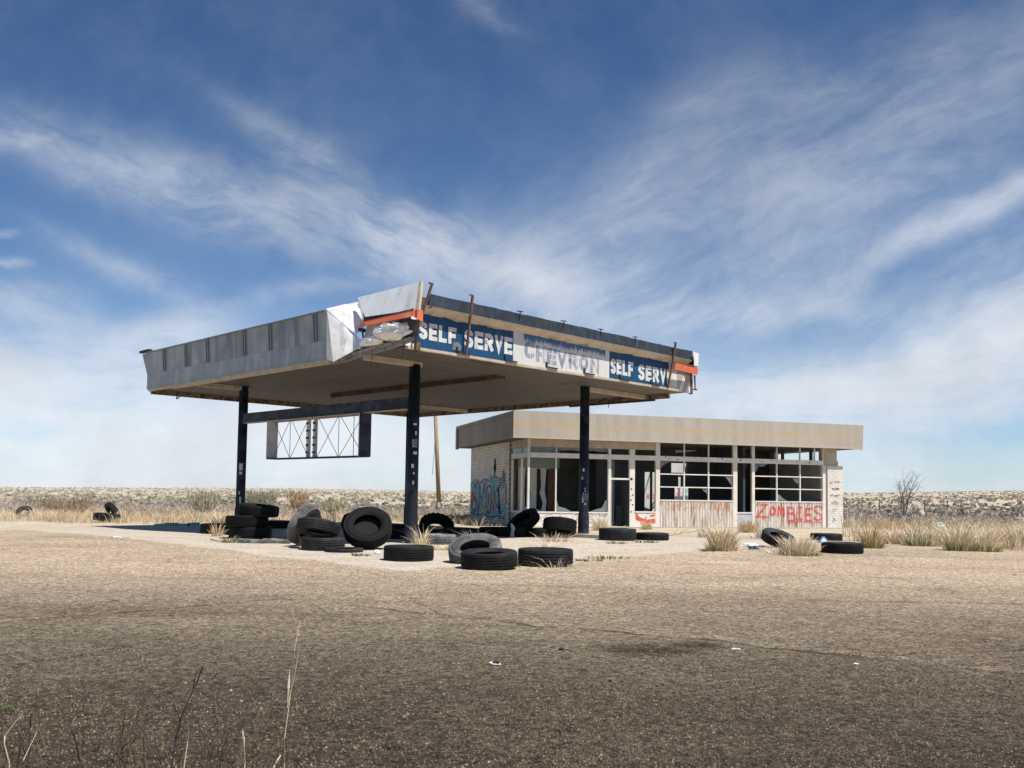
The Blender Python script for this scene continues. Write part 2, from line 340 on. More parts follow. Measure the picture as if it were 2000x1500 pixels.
def ground_mat():
    m, nt, bs = newmat('gravelly_desert_ground'); co = nt.coord(); x, y, z = nt.sep(co)
    big = nt.noise(co, .16, 5, .6); mid = nt.noise(co, .9, 6, .65); fine = nt.noise(co, 9, 6, .7)
    wob = nt.math('MULTIPLY', nt.math('SUBTRACT', mid, .5), 2.2)
    wob2 = nt.math('MULTIPLY', nt.math('SUBTRACT', big, .5), 8.0)
    streak = nt.noise(nt.mapping(co, (.18, 1.0, 1)), .9, 5, .6)
    # chip seal: dark close to the road, blending paler towards the forecourt
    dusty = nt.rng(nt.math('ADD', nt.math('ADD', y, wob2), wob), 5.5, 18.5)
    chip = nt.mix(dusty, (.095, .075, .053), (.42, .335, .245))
    patch = nt.rng(nt.noise(co, .33, 6, .65), .35, .68)
    chip = nt.mix(nt.math('MULTIPLY', patch, .28), chip, (.18, .14, .095))
    # older road surface on the near side of the seam
    near = nt.math('SUBTRACT', nt.math('ADD', nt.math('MULTIPLY', x, .58), y), 10.05)
    near = nt.math('SUBTRACT', near, nt.math('MULTIPLY', nt.math('MINIMUM', nt.math('ADD', x, 3.0), 0.0), 1.6))
    nearw = nt.math('ADD', near, nt.math('MULTIPLY', nt.math('SUBTRACT', nt.noise(co, .8, 6, .65), .5), .9))
    road = nt.math('MULTIPLY', nt.rng(nearw, -.05, .05, 1, 0), nt.rng(x, -6.5, -3.0, .45, 1))
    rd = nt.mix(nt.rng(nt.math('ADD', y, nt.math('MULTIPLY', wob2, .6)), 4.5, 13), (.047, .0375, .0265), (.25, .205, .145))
    rd = nt.mix(nt.math('MULTIPLY', nt.rng(streak, .38, .66), .40), rd, (.105, .084, .060))
    rd = nt.mix(nt.math('MULTIPLY', nt.rng(nt.noise(co, .55, 6, .7), .52, .72), .5), rd, (.045, .037, .028))
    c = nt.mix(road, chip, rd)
    lip = nt.math('MULTIPLY', nt.rng(nearw, -.02, .06), nt.rng(nearw, .18, .34, 1, 0))
    lip = nt.math('MULTIPLY', lip, nt.rng(nt.noise(co, 1.3, 5), .42, .58))
    c = nt.mix(nt.math('MULTIPLY', lip, .5), c, (.24, .195, .14))
    crack = nt.math('MULTIPLY', nt.rng(nearw, -.16, -.05), nt.rng(nearw, -.035, .03, 1, 0))
    crack = nt.math('MULTIPLY', crack, nt.rng(nt.noise(co, 1.1, 4), .42, .56))
    c = nt.mix(nt.math('MULTIPLY', crack, .75), c, (.03, .026, .022))
    # worn patches, dust drifts and fine branching cracks
    wp = nt.noise(nt.mapping(co, (.55, 1.0, 1), loc=(3, 8, 0)), .42, 7, .72)
    c = nt.mix(nt.math('MULTIPLY', nt.rng(wp, .50, .62), .32), c, nt.mix(1.0, c, (.50, .48, .46), 'MULTIPLY'))
    dp = nt.noise(nt.mapping(co, (.5, 1.2, 1), loc=(13, 2, 0)), .5, 7, .72)
    c = nt.mix(nt.math('MULTIPLY', nt.rng(dp, .54, .68), .38), c, nt.mix(1.0, c, (1.6, 1.58, 1.55), 'MULTIPLY'))
    cw_ = nt.node('ShaderNodeTexNoise', {'Vector': co, 'Scale': 1.7, 'Detail': 6.0, 'Roughness': .7}).outputs['Color']
    cv = nt.node('ShaderNodeVectorMath', {0: cw_, 1: (.9, .9, .0), 2: co}, operation='MULTIPLY_ADD').outputs[0]
    ck = nt.node('ShaderNodeTexVoronoi', {'Vector': nt.mapping(cv, (.30, .42, 1)), 'Scale': 1.0}, feature='DISTANCE_TO_EDGE', voronoi_dimensions='2D').outputs[0]
    ckm = nt.math('MULTIPLY', nt.rng(ck, .002, .010, 1, 0), nt.rng(nt.noise(co, .35, 3), .46, .56))
    c = nt.mix(nt.math('MULTIPLY', ckm, .75), c, nt.mix(1.0, c, (.28, .26, .24), 'MULTIPLY'))
    # oil stain on the road
    ox = nt.math('DIVIDE', nt.math('SUBTRACT', x, 1.32), .50); oy = nt.math('DIVIDE', nt.math('SUBTRACT', y, 8.32), .30)
    ox2 = nt.math('DIVIDE', nt.math('SUBTRACT', x, 1.78), .26); oy2 = nt.math('DIVIDE', nt.math('SUBTRACT', y, 8.62), .22)
    od = nt.math('MINIMUM', nt.math('ADD', nt.math('MULTIPLY', ox, ox), nt.math('MULTIPLY', oy, oy)), nt.math('ADD', nt.math('MULTIPLY', ox2, ox2), nt.math('MULTIPLY', oy2, oy2)))
    od = nt.math('ADD', od, nt.math('MULTIPLY', nt.math('SUBTRACT', nt.noise(co, 5.5, 7, .75), .5), 5.0))
    c = nt.mix(nt.math('MULTIPLY', nt.rng(od, -.6, 2.2, 1, 0), .9), c, (.026, .016, .008))
    # skid streaks across the forecourt
    for (y0, sl, x0, x1, w, k) in ((12.6, -.03, 2.6, 9, .16, .55), (13.6, -.02, .8, 4.5, .10, .35), (9.55, -.12, -3, 1.2, .3, .45)):
        q = nt.math('SUBTRACT', y, nt.math('ADD', y0, nt.math('MULTIPLY', x, sl)))
        q = nt.math('ABSOLUTE', nt.math('ADD', q, nt.math('MULTIPLY', wob, .06)))
        s_ = nt.math('MULTIPLY', nt.rng(q, w * .2, w, 1, 0), nt.math('MULTIPLY', nt.rng(x, x0, x0 + 1), nt.rng(x, x1 - 1.2, x1, 1, 0)))
        s_ = nt.math('MULTIPLY', s_, nt.rng(nt.noise(co, 2.1, 4), .35, .6))
        c = nt.mix(nt.math('MULTIPLY', s_, k), c, (.085, .072, .06))
    # concrete apron round the canopy (aligned with it)
    dx = nt.math('ADD', x, 2.6233); dy = nt.math('SUBTRACT', y, 21.6657)
    ca = nt.math('ADD', nt.math('MULTIPLY', dx, .7048), nt.math('MULTIPLY', dy, .7094))
    cb = nt.math('ADD', nt.math('MULTIPLY', dx, -.7094), nt.math('MULTIPLY', dy, .7048))
    w3 = nt.math('MULTIPLY', nt.math('SUBTRACT', nt.noise(co, .7, 7, .7), .5), 1.5)
    pad = nt.math('MULTIPLY', nt.rng(nt.math('ADD', ca, w3), -3.7, -3.4), nt.rng(nt.math('ADD', cb, w3), -4.7, -4.3))
    pad = nt.math('MULTIPLY', pad, nt.math('MULTIPLY', nt.rng(ca, 13, 15, 1, 0), nt.rng(cb, 17.5, 19, 1, 0)))
    pc = nt.mix(nt.rng(mid, .35, .7), (.52, .46, .385), (.44, .375, .30))
    jx = nt.math('LESS_THAN', nt.math('ABSOLUTE', nt.math('SUBTRACT', nt.math('FRACT', nt.math('DIVIDE', ca, 4.2)), .5)), .0035)
    jy = nt.math('LESS_THAN', nt.math('ABSOLUTE', nt.math('SUBTRACT', nt.math('FRACT', nt.math('DIVIDE', cb, 4.2)), .5)), .0035)
    pc = nt.mix(nt.math('MULTIPLY', nt.math('MAXIMUM', jx, jy), .6), pc, (.2, .17, .13))
    c = nt.mix(pad, c, pc)
    # open desert farther off
    rr = nt.math('SQRT', nt.math('ADD', nt.math('MULTIPLY', x, x), nt.math('MULTIPLY', y, y)))
    des = nt.mix(nt.rng(mid, .35, .7), (.44, .37, .27), (.54, .47, .36))
    des = nt.mix(nt.math('MULTIPLY', nt.rng(nt.noise(nt.mapping(co, (.4, 1, 1)), .06, 6, .6), .45, .62), .5), des, (.36, .31, .25))
    grey = nt.math('MULTIPLY', nt.rng(rr, 46, 53), nt.rng(rr, 74, 84, 1, 0))
    des = nt.mix(nt.math('MULTIPLY', grey, .55), des, (.24, .205, .175))
    far = nt.rng(nt.math('ADD', rr, wob2), 33, 37)
    c = nt.mix(far, c, des)
    redf = nt.math('MULTIPLY', nt.rng(rr, 300, 380), nt.rng(nt.noise(co, .012, 3), .48, .6))
    c = nt.mix(nt.math('MULTIPLY', redf, .5), c, (.45, .30, .20))
    # stones of the surface dressing
    vo = nt.node('ShaderNodeTexVoronoi', {'Vector': co, 'Scale': 58.0, 'Randomness': 1.0}); r1, g1, b1 = nt.sep(vo.outputs['Color'])
    vo2 = nt.node('ShaderNodeTexVoronoi', {'Vector': co, 'Scale': 24.0, 'Randomness': 1.0}); r2, g2, b2 = nt.sep(vo2.outputs['Color'])
    amp = nt.math('MULTIPLY', nt.rng(rr, 60, 25, .12, 1), nt.rng(pad, 0, 1, 1, .35))
    def spread(rnd, lo, hi):
        k = nt.rng(rnd, 0, 1, lo, hi, False); return nt.math('ADD', 1.0, nt.math('MULTIPLY', nt.math('SUBTRACT', k, 1.0), amp))
    k = nt.math('MULTIPLY', spread(r1, .42, 1.62), spread(r2, .62, 1.38))
    k = nt.math('MULTIPLY', k, nt.rng(fine, .3, .7, .82, 1.18))
    k = nt.math('MULTIPLY', k, nt.math('ADD', 1.0, nt.math('MULTIPLY', nt.math('GREATER_THAN', g1, .97), nt.math('MULTIPLY', amp, .45))))
    c = nt.mix(1.0, c, nt.comb(k, k, k), 'MULTIPLY')
    c = nt.mix(nt.math('MULTIPLY', nt.rng(b2, .75, .95), .25), c, nt.mix(1.0, c, (1.2, .95, .75), 'MULTIPLY'))
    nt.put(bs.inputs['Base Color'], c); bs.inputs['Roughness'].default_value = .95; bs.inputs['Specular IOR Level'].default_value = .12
    h = nt.math('ADD', nt.math('MULTIPLY', vo.outputs['Distance'], -.35), nt.math('ADD', nt.math('MULTIPLY', mid, 1.6), nt.math('MULTIPLY', vo2.outputs['Distance'], -.6)))
    h = nt.math('SUBTRACT', h, nt.math('MULTIPLY', crack, .8))
    b = nt.node('ShaderNodeBump', {'Height': h, 'Strength': .55, 'Distance': .03}); nt.put(bs.inputs['Normal'], b.outputs[0])
    return m
M['ground'] = ground_mat()

# ------------------------------------------------------------------ ground sheet (polar grid out past the ridge)
def make_ground():
    mb = MB(); rs = [0]; r = .6
    while r < 1500: rs.append(r); r *= 1.0 + (.06 if r < 60 else .05 if r < 460 else .2)
    na = 360; vs = [(0, 0, terrain(0, 0))]; fs = []
    for r in rs[1:]:
        for i in range(na):
            t = 2 * pi * i / na; x, y = r * cos(t), r * sin(t); vs.append((x, y, terrain(x, y)))
    for i in range(na): fs.append((0, 1 + i, 1 + (i + 1) % na))
    for k in range(len(rs) - 2):
        a = 1 + k * na; b = a + na
        for i in range(na): j = (i + 1) % na; fs.append((a + i, b + i, b + j, a + j))
    mb.add(vs, fs)
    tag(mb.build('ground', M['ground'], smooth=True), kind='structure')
make_ground()

# ------------------------------------------------------------------ stroke lettering
def smooth(pts, n=5, closed=False):
    P = [Vector(p) for p in pts]; out = []; m = len(P)
    for i in range(m if closed else m - 1):
        p1, p2 = P[i], P[(i + 1) % m]
        p0 = P[i - 1] if (i > 0 or closed) else p1 * 2 - p2
        p3 = P[(i + 2) % m] if (i < m - 2 or closed) else p2 * 2 - p1
        for k in range(n):
            t = k / n
            out.append(.5 * ((2 * p1) + (p2 - p0) * t + (2 * p0 - 5 * p1 + 4 * p2 - p3) * t * t + (3 * p1 - p0 - 3 * p2 + p3) * t ** 3))
    if not closed: out.append(P[-1])
    return out
SP = [(1, .76), (.88, .94), (.5, 1), (.12, .93), (0, .75), (.13, .59), (.5, .5), (.87, .41), (1, .24), (.88, .06), (.5, 0), (.12, .06), (0, .24)]
CP = [(1, .74), (.85, .94), (.5, 1), (.13, .92), (0, .68), (0, .32), (.13, .08), (.5, 0), (.85, .06), (1, .26)]
OP = [(.5 + .5 * cos(t * pi / 6), .5 + .5 * sin(t * pi / 6)) for t in range(12)]
GL = {
 'S': [('c', SP)], 'C': [('c', CP)], 'O': [('o', OP)],
 'E': [('l', [(1, 1), (0, 1), (0, 0), (1, 0)]), ('l', [(0, .5), (.85, .5)])],
 'L': [('l', [(0, 1), (0, 0), (1, 0)])],
 'F': [('l', [(1, 1), (0, 1), (0, 0)]), ('l', [(0, .5), (.85, .5)])],
 'R': [('l', [(0, 0), (0, 1), (.62, 1), (.92, .92), (1, .75), (.92, .56), (.62, .48), (0, .48)]), ('l', [(.5, .48), (1, 0)])],
 'V': [('l', [(0, 1), (.5, 0), (1, 1)])],
 'H': [('l', [(0, 0), (0, 1)]), ('l', [(1, 0), (1, 1)]), ('l', [(0, .5), (1, .5)])],
 'N': [('l', [(0, 0), (0, 1), (1, 0), (1, 1)])],
 'Z': [('l', [(0, 1), (1, 1), (0, 0), (1, 0)])],
 'M': [('l', [(0, 0), (.1, 1), (.5, .35), (.9, 1), (1, 0)])],
 'B': [('l', [(0, 0), (0, 1), (.65, 1), (.9, .88), (.9, .65), (.65, .53), (0, .53)]), ('l', [(.6, .53), (1, .42), (1, .1), (.65, 0), (0, 0)])],
 'I': [('l', [(.5, 1), (.5, 0)]), ('l', [(.15, 1), (.85, 1)]), ('l', [(.15, 0), (.85, 0)])],
 'G': [('c', CP), ('l', [(1, .3), (1, .45), (.6, .45)])],
 'W': [('l', [(0, 1), (.25, 0), (.5, .7), (.75, 0), (1, 1)])],
 'T': [('l', [(0, 1), (1, 1)]), ('l', [(.5, 1), (.5, 0)])],
 'U': [('c', [(0, 1), (0, .3), (.2, .03), (.5, 0), (.8, .03), (1, .3), (1, 1)])],
 'K': [('l', [(0, 1), (0, 0)]), ('l', [(1, 1), (.05, .45), (1, 0)])],
 'D': [('l', [(0, 0), (0, 1), (.55, 1), (.9, .85), (1, .5), (.9, .15), (.55, 0), (0, 0)])],
 'A': [('l', [(0, 0), (.5, 1), (1, 0)]), ('l', [(.2, .35), (.8, .35)])],
}
def letters(mb, text, s0, s1, t0, t1, w, tr, d0=0.003, gap=.25, jit=0.0, widths=None, mi=0, rough=0.0):
    n = len(text); ws = [(widths or {}).get(ch, 1.0) for ch in text]
    unit = (s1 - s0) / (sum(ws) + gap * (n - 1)); s = s0; q = 0
    for ch, cw in zip(text, ws):
        if ch in GL:
            x0 = s + w / 2; x1 = s + unit * cw - w / 2; j0, j1 = U(-jit, jit), U(-jit, jit)
            for typ, P in GL[ch]:
                pts = [(x0 + (x1 - x0) * p[0] + U(-jit, jit) * .4, t0 + w / 2 + j0 + (t1 - t0 - w + j1) * p[1] + U(-jit, jit) * .4) for p in P]
                if typ == 'c': pts = smooth(pts)
                if typ == 'o': pts = smooth(pts, 3, True)
                # butt ends grow by half a stroke where the letter's edge should be reached
                if typ == 'l' and len(pts) >= 2:
                    a, b = Vector(pts[0]), Vector(pts[1]); e, f = Vector(pts[-1]), Vector(pts[-2])
                    pts = [tuple(a + (a - b).normalized() * w / 2)] + [tuple(p) for p in pts[1:-1]] + [tuple(e + (e - f).normalized() * w / 2)]
                mb.ribbon(pts, w, tr, d0 + q * .0005, closed=(typ == 'o'), mi=mi, rough=rough); q += 1
        s += unit * (cw + gap)
    return mb

# ================================================================== CANOPY
NX, NY, YAW, LA, LB, HS = -2.6233, 21.6657, .78214, 12.5, 15.14, 4.95
CA = Vector((sin(YAW), cos(YAW), 0)); CB = Vector((-cos(YAW), sin(YAW), 0))
def cw(a, b): return Vector((NX, NY, 0)) + CA * a + CB * b
can = empty('gas_station_canopy', (NX, NY, 0), pi / 2 - YAW)
tag(can, 'derelict gas station canopy with torn white corner and blue SELF SERVE lettering on dark columns', 'canopy')
# ribbed soffit
mb = MB(); n = 76; st = (LB - .2) / n
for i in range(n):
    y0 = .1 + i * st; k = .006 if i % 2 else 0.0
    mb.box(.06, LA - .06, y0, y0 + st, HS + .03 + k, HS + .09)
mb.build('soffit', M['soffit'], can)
# roof deck
MB().box(.15, LA - .15, .15, LB - .15, HS + .12, HS + .22).box(.1, LA - .1, .05, .15, HS + .12, 6.3).box(LA - .2, LA - .1, .15, LB - .1, HS + .12, 6.0).build('roof_deck', M['roofdeck'], can)
# perimeter channels hanging just under the soffit
MB().box(0.0, .08, 3.3, LB, HS - .04, HS + .03).box(.03, .11, 3.5, LB - 2, HS - .085, HS - .04).build('edge_trim', M['beige'], can)
mb = MB(); x = -.02
for i in range(24):
    x1 = x + (LA - .85) / 24; mb.box(x, x1, -.06, .06, HS - .02 + U(-.006, .006), HS + .045); x = x1
mb.build('edge_trim', M['beige'], can)
MB().box(.1, LA, LB - .1, LB + .02, HS - .13, HS + .10).build('edge_trim', M['rustbeige'], can)
mb = MB().box(LA - .1, LA + .02, .9, LB - .1, HS - .13, HS + .10)
mb.build('edge_trim', M['rustbeige'], can)
MB().box(LA - .12, LA - .02, 1.5, 5.5, HS - .19, HS - .132).tube((LA - .06, 3.6, HS - .32), (LA - .06, 3.6, HS - .19), .012).build('drip_flashing', M['darkmetal'], can)
# long left fascia: flat band + outward leaning sheets with paired ribs
Y0, Y1 = 3.45, LB + .02
mb = MB(); yy = Y0
for ln in (3.0, 3.0, 3.0, Y1 - Y0 - 9):
    mb.box(-.03, .0, yy + .002, yy + ln - .002, HS + .035, 5.52); yy += ln
mb.box(-.05, -.0301, Y0, Y1, HS + .035, HS + .06)
mb.build('fascia_band', M['band'], can)
zb, zt, fl = 5.522, 6.30, .05
mb = MB(); ribs = [13.68, 11.98, 10.41, 7.97, 6.43, 4.01]
edges = sorted([Y0, Y1 + .02] + [12.85, 7.25] + ribs)
def flare(y, z, o=0.0): k = (z - zb) / (zt - zb); return (-.03 - fl * k - o, y, z)
for i, (a, b) in enumerate(zip(edges, edges[1:])):
    o = .004 * (i % 3)
    ym = (a + b) / 2
    e1 = LB + .42 if i == len(edges) - 2 else b - .003
    mb.hexa([flare(a + .003, zb, o), flare(b - .003, zb, o), (flare(b - .003, zb, o)[0] + .02, b - .003, zb), (flare(a + .003, zb, o)[0] + .02, a + .003, zb)],
            [flare(a + .003, zt, o), flare(e1, zt, o), (flare(e1, zt, o)[0] + .02, e1, zt), (flare(a + .003, zt, o)[0] + .02, a + .003, zt)])
mb.build('fascia_sheet', M['panel'], can)
for y in ribs:
    mb = MB()
    for dy in (-.06, .06):
        lo = [flare(y + dy - .022, zb, .012), flare(y + dy + .022, zb, .012)]; hi = [flare(y + dy - .022, zt, .012), flare(y + dy + .022, zt, .012)]
        f = lambda p: (p[0] - .04, p[1], p[2])
        mb.hexa([f(lo[0]), f(lo[1]), lo[1], lo[0]], [f(hi[0]), f(hi[1]), hi[1], hi[0]])
    mb.build('fascia_rib', M['rib'], can)
MB().hexa([(-.15, Y0, 6.30), (-.15, Y1 + .05, 6.30), (-.02, Y1 + .05, 6.30), (-.02, Y0, 6.30)], [(-.15, Y0, 6.335), (-.15, Y1 + .05, 6.335), (-.02, Y1 + .05, 6.335), (-.02, Y0, 6.335)]).build('fascia_cap', M['rib'], can)
# return at the far left corner, flaring out along the far side
mb = MB().box(-.03, LA - 1, LB + .022, LB + .05, HS + .03, 5.52)
mb.hexa([(-.03, LB + .05, zb), (LA - 1, LB + .05, zb), (LA - 1, LB + .03, zb), (-.03, LB + .03, zb)], [(-.08, LB + .42, zt), (LA - 1, LB + .42, zt), (LA - 1, LB + .40, zt), (-.08, LB + .40, zt)])
mb.build('fascia_return', M['band'], can)
MB().box(-.19, -.04, LB - .35, LB + .46, 6.336, 6.42).build('torn_cap', M['darkmetal'], can)
MB().tube((.5, LB - 1.3, HS - .13), (.5, LB - 1.3, HS - .36), .02).tube((.5, LB - 1.3, HS - .36), (.5, LB - 1.75, HS - .24), .02).build('hanging_bracket', M['darkmetal'], can)
# white end wall of the fascia at the torn corner
def noisy_sheet(corners, nu, nv, amp, thick, seed, freq=2.0):
    """bilinear sheet from 4 corners (P00,P10,P11,P01) with crumple, given thickness"""
    P = [Vector(c) for c in corners]; nrm = (P[1] - P[0]).cross(P[3] - P[0]).normalized(); vs = []
    for side in (0, 1):
        for j in range(nv + 1):
            for i in range(nu + 1):
                s, t = i / nu, j / nv
                p = P[0] * (1 - s) * (1 - t) + P[1] * s * (1 - t) + P[2] * s * t + P[3] * (1 - s) * t
                k = mnoise.noise(p * freq + Vector((seed, 0, 0))) + .6 * abs(mnoise.noise(p * freq * 2.3 + Vector((0, seed, 0))))
                p = p + nrm * (amp * k + (thick if side else 0)); vs.append(p)
    m_ = (nu + 1) * (nv + 1); fs = []
    for j in range(nv):
        for i in range(nu):
            a = j * (nu + 1) + i; q = (a, a + 1, a + nu + 2, a + nu + 1); fs.append(q[::-1]); fs.append(tuple(k + m_ for k in q))
    rim = [i for i in range(nu + 1)] + [(j + 1) * (nu + 1) - 1 for j in range(1, nv + 1)] + [nv * (nu + 1) + i for i in range(nu - 1, -1, -1)] + [j * (nu + 1) for j in range(nv - 1, 0, -1)]
    for a, b in zip(rim, rim[1:] + rim[:1]): fs.append((a, b, b + m_, a + m_))
    return vs, fs
def sheet(name, mat, corners, nu=8, nv=6, amp=.03, thick=.02, seed=1, freq=2.0, smooth_=False):
    mb = MB(); mb.add(*noisy_sheet(corners, nu, nv, amp, thick, seed, freq)); return mb.build(name, mat, can, smooth_)
# lower flat white end sheet (in shade) and the sunlit fold above it
sheet('torn_end_sheet', M['dirtywhite'], [(-.78, 2.01, 4.69), (-.45, 1.14, 5.07), (-.42, 1.57, 5.39), (-.62, 2.56, 6.08)], 10, 10, .028, .012, 11, 1.4)
MB().slab([(-.77, 2.03, 4.70), (-.05, 3.44, 4.99), (-.09, 3.44, 6.33), (-.61, 2.58, 6.08)], (.012, .02, 0)).build('torn_end_sheet', M['dirtywhite'], can)
sheet('folded_sheet', M['dirtywhite'], [(-.60, 2.50, 6.06), (-.44, 1.54, 5.385), (-.27, 1.39, 5.63), (-.05, 2.02, 6.36)], 12, 8, .035, .012, 3, 2.2)
sheet('folded_sheet', M['dirtywhite'], [(-.10, 3.42, 6.345), (-.61, 2.54, 6.08), (-.06, 2.03, 6.365), (-.02, 2.6, 6.38)], 8, 5, .03, .012, 5, 2.0)
sheet('folded_sheet', M['lightgrey'], [(-.27, 1.42, 5.64), (-.25, 1.05, 5.70), (-.10, 1.72, 6.34), (-.06, 2.0, 6.355)], 6, 6, .03, .012, 15, 2.0)
# tall pale corner plate leaning back, with a beige edge
O4 = lambda p, d=.045: (p[0] + d, p[1], p[2])
pl = [(-.52, 1.05, 5.77), (-.54, -.98, 5.68)]; ph = [(-.26, 1.77, 6.41), (-.28, -.77, 6.41)]
MB().hexa([pl[0], pl[1], O4(pl[1]), O4(pl[0])], [ph[0], ph[1], O4(ph[1]), O4(ph[0])]).build('corner_plate', M['lightgrey'], can)
MB().hexa([(-.545, -1.09, 5.67), (-.44, -1.04, 5.67), (-.44, -.985, 5.68), (-.545, -.985, 5.68)], [(-.285, -.86, 6.42), (-.18, -.82, 6.42), (-.18, -.775, 6.42), (-.285, -.775, 6.42)]).build('plate_edge', M['beige'], can)
MB().slab([(-.40, 1.25, 5.60), (-.40, -.80, 5.60), (-.34, -.80, 5.98), (-.34, 1.40, 5.98)], (.03, 0, 0)).build('backing_strip', M['darkmetal'], can)
# orange band wrapping the corner
ob = [(-.60, .87, 5.51), (-.62, -.96, 5.51)]; ot = [(-.55, 1.09, 5.65), (-.57, -.93, 5.68)]
MB().hexa([ob[0], ob[1], O4(ob[1], .02), O4(ob[0], .02)], [ot[0], ot[1], O4(ot[1], .02), O4(ot[0], .02)]).build('orange_band', M['orange'], can)
MB().hexa([(-.622, -.985, 5.51), (-.14, -.77, 5.47), (-.14, -.75, 5.47), (-.60, -.962, 5.51)], [(-.572, -.955, 5.68), (-.12, -.74, 5.76), (-.12, -.72, 5.76), (-.55, -.932, 5.68)]).build('orange_band', M['orange'], can)
MB().slab([(-.60, .88, 5.51), (-.55, 1.10, 5.65), (-.45, 1.60, 5.59)], (.012, 0, 0)).build('orange_tongue', M['orange'], can)
MB().slab([(-.555, 1.09, 5.653), (-.58, -.94, 5.685), (-.13, -.74, 5.765), (-.13, 1.1, 5.76)], (0, 0, .02)).build('band_cap', M['rust'], can)
# crumpled lining bulging out under the band
def bulge(name, mat, c, rad, seed, amp=.35):
    mb = MB(); nu, nv = 28, 14; vs = []; fs = []
    for j in range(nv + 1):
        for i in range(nu):
            th = pi * j / nv; ph = 2 * pi * i / nu
            d = Vector((sin(th) * cos(ph), sin(th) * sin(ph), cos(th)))
            k = 1 + amp * (abs(mnoise.noise(d * 2.0 + Vector((seed, 0, 0)))) * 1.6 - .4 + .35 * mnoise.noise(d * 5 + Vector((0, seed, 0))))
            vs.append((c[0] + rad[0] * d.x * k, c[1] + rad[1] * d.y * k, c[2] + rad[2] * d.z * k))
    for j in range(nv):
        for i in range(nu): a = j * nu + i; b = j * nu + (i + 1) % nu; fs.append((a, b, b + nu, a + nu))
    mb.add(vs, fs); return mb.build(name, mat, can)
bulge('crumpled_lining', M['foil'], (-.46, .02, 5.30), (.24, .62, .20), 2.0, .4)
bulge('crumpled_lining', M['foil'], (-.48, .80, 5.14), (.16, .45, .12), 6.0, .4)
sheet('backing_sheet', M['lightgrey'], [(-.16, 1.75, 5.0), (-.16, -.35, 5.04), (-.24, -.45, 5.62), (-.24, 1.3, 5.62)], 6, 4, .03, .02, 8)
MB().hexa([(-.30, -.34, 5.10), (-.02, -.40, 5.02), (-.02, -.30, 5.02), (-.22, -.28, 5.10)], [(-.42, -.52, 5.56), (-.02, -.50, 5.55), (-.02, -.42, 5.55), (-.36, -.46, 5.56)]).build('dark_corner_cavity', M['darkmetal'], can)
MB().tube((-.44, 1.28, 5.52), (-.40, 1.18, 4.92), .022).tube((-.44, 1.40, 5.50), (-.40, 1.22, 5.46), .05).build('loose_strut', M['darkmetal'], can)
MB().tube((-.42, -.22, 5.50), (-.38, .10, 5.44), .018).tube((-.38, .10, 5.47), (-.38, .10, 5.38), .035).build('loose_strut', M['darkmetal'], can)
MB().tube((-.45, 1.62, 5.22), (-.40, 1.2, 4.96), .012).build('loose_strut', M['darkmetal'], can)
# splintered board hanging off the corner
def splinter(pts, h, d, name, mat):
    mb = MB(); n = len(pts)
    for (a, b) in zip(pts, pts[1:]):
        a, b = Vector(a), Vector(b)
        mb.hexa([a, b, b + Vector((d, 0, .03)), a + Vector((d, 0, .03))], [a + Vector((-.03, 0, h + U(-.03, .03))), b + Vector((-.03, 0, h + U(-.03, .03))), b + Vector((d, 0, h)), a + Vector((d, 0, h))])
    return mb.build(name, mat, can)
splinter([(-.40, 2.70, 4.72), (-.38, 2.1, 4.74), (-.40, 1.5, 4.80), (-.36, .9, 4.85), (-.38, .3, 4.88), (-.34, -.25, 4.96), (-.30, -.5, 5.0)], .13, .14, 'splintered_board', M['wood'])
splinter([(-.44, 2.2, 4.84), (-.42, 1.4, 4.90), (-.44, .7, 4.94), (-.40, -.1, 5.0)], .06, .06, 'splintered_board', M['wood'])
MB().box(-.2, -.08, -.62, -.52, 4.80, 5.0).tube((-.14, -.58, 4.72), (-.14, -.58, 4.80), .025).build('loose_pipe', M['rust'], can)
for (p_, q_, r_) in (((-.4, .9, 4.84), (-.36, .95, 4.5), .008), ((-.3, -.3, 4.95), (-.34, -.2, 4.55), .010), ((-.46, 1.75, 5.1), (-.5, 1.55, 4.62), .007)): MB().tube(p_, q_, r_, r_ * .7, 5, False).build('hanging_wire', M['darkmetal'], can)
# front edge: navy top strip, peeling cove, sign panels
mb = MB(); x = .45
while x < 12.1:
    x1 = min(12.12, x + U(.5, .9)); dz = U(-.012, .012)
    mb.hexa([(x, -.28, 6.03), (x1, -.28, 6.03), (x1, -.20, 6.03), (x, -.20, 6.03)], [(x, -.30, 6.32 + dz), (x1, -.30, 6.32 + U(-.012, .012)), (x1, -.20, 6.32), (x, -.20, 6.32)]); x = x1
mb.build('parapet_strip', M['navy'], can)
mb = MB(); x = .3
while x < 12.1:
    x1 = min(12.12, x + .4)
    mb.hexa([(x, -.275, 6.028), (x1, -.275, 6.028), (x1, -.02, 6.028), (x, -.02, 6.028)][::-1], [(x, -.255, 5.985), (x1, -.255, 5.985), (x1, -.02, 5.86 + U(-.02, .02)), (x, -.02, 5.86 + U(-.02, .02))][::-1]); x = x1
mb.build('peeling_cove', M['beigecove'], can)
for (xa, xb, rag) in ((1.2, 1.9, .07), (2.4, 3.4, .05), (5.0, 5.6, .04), (6.3, 7.0, .05), (9.9, 10.9, .04)):
    MB().slab([(xa, -.05, 5.87), ((xa + xb) / 2, -.09, 5.87 - rag), (xb, -.05, 5.86), (xb - .1, -.05, 5.91), (xa + .1, -.05, 5.92)], (0, .01, 0)).build('paint_flap', M['beigecove'], can)
TA = lambda s, t, d: (s, -.012 - d, t)
MB().box(-.05, .30, -.01, .03, 5.0, 5.80).build('end_panel', M['dirtywhite'], can)
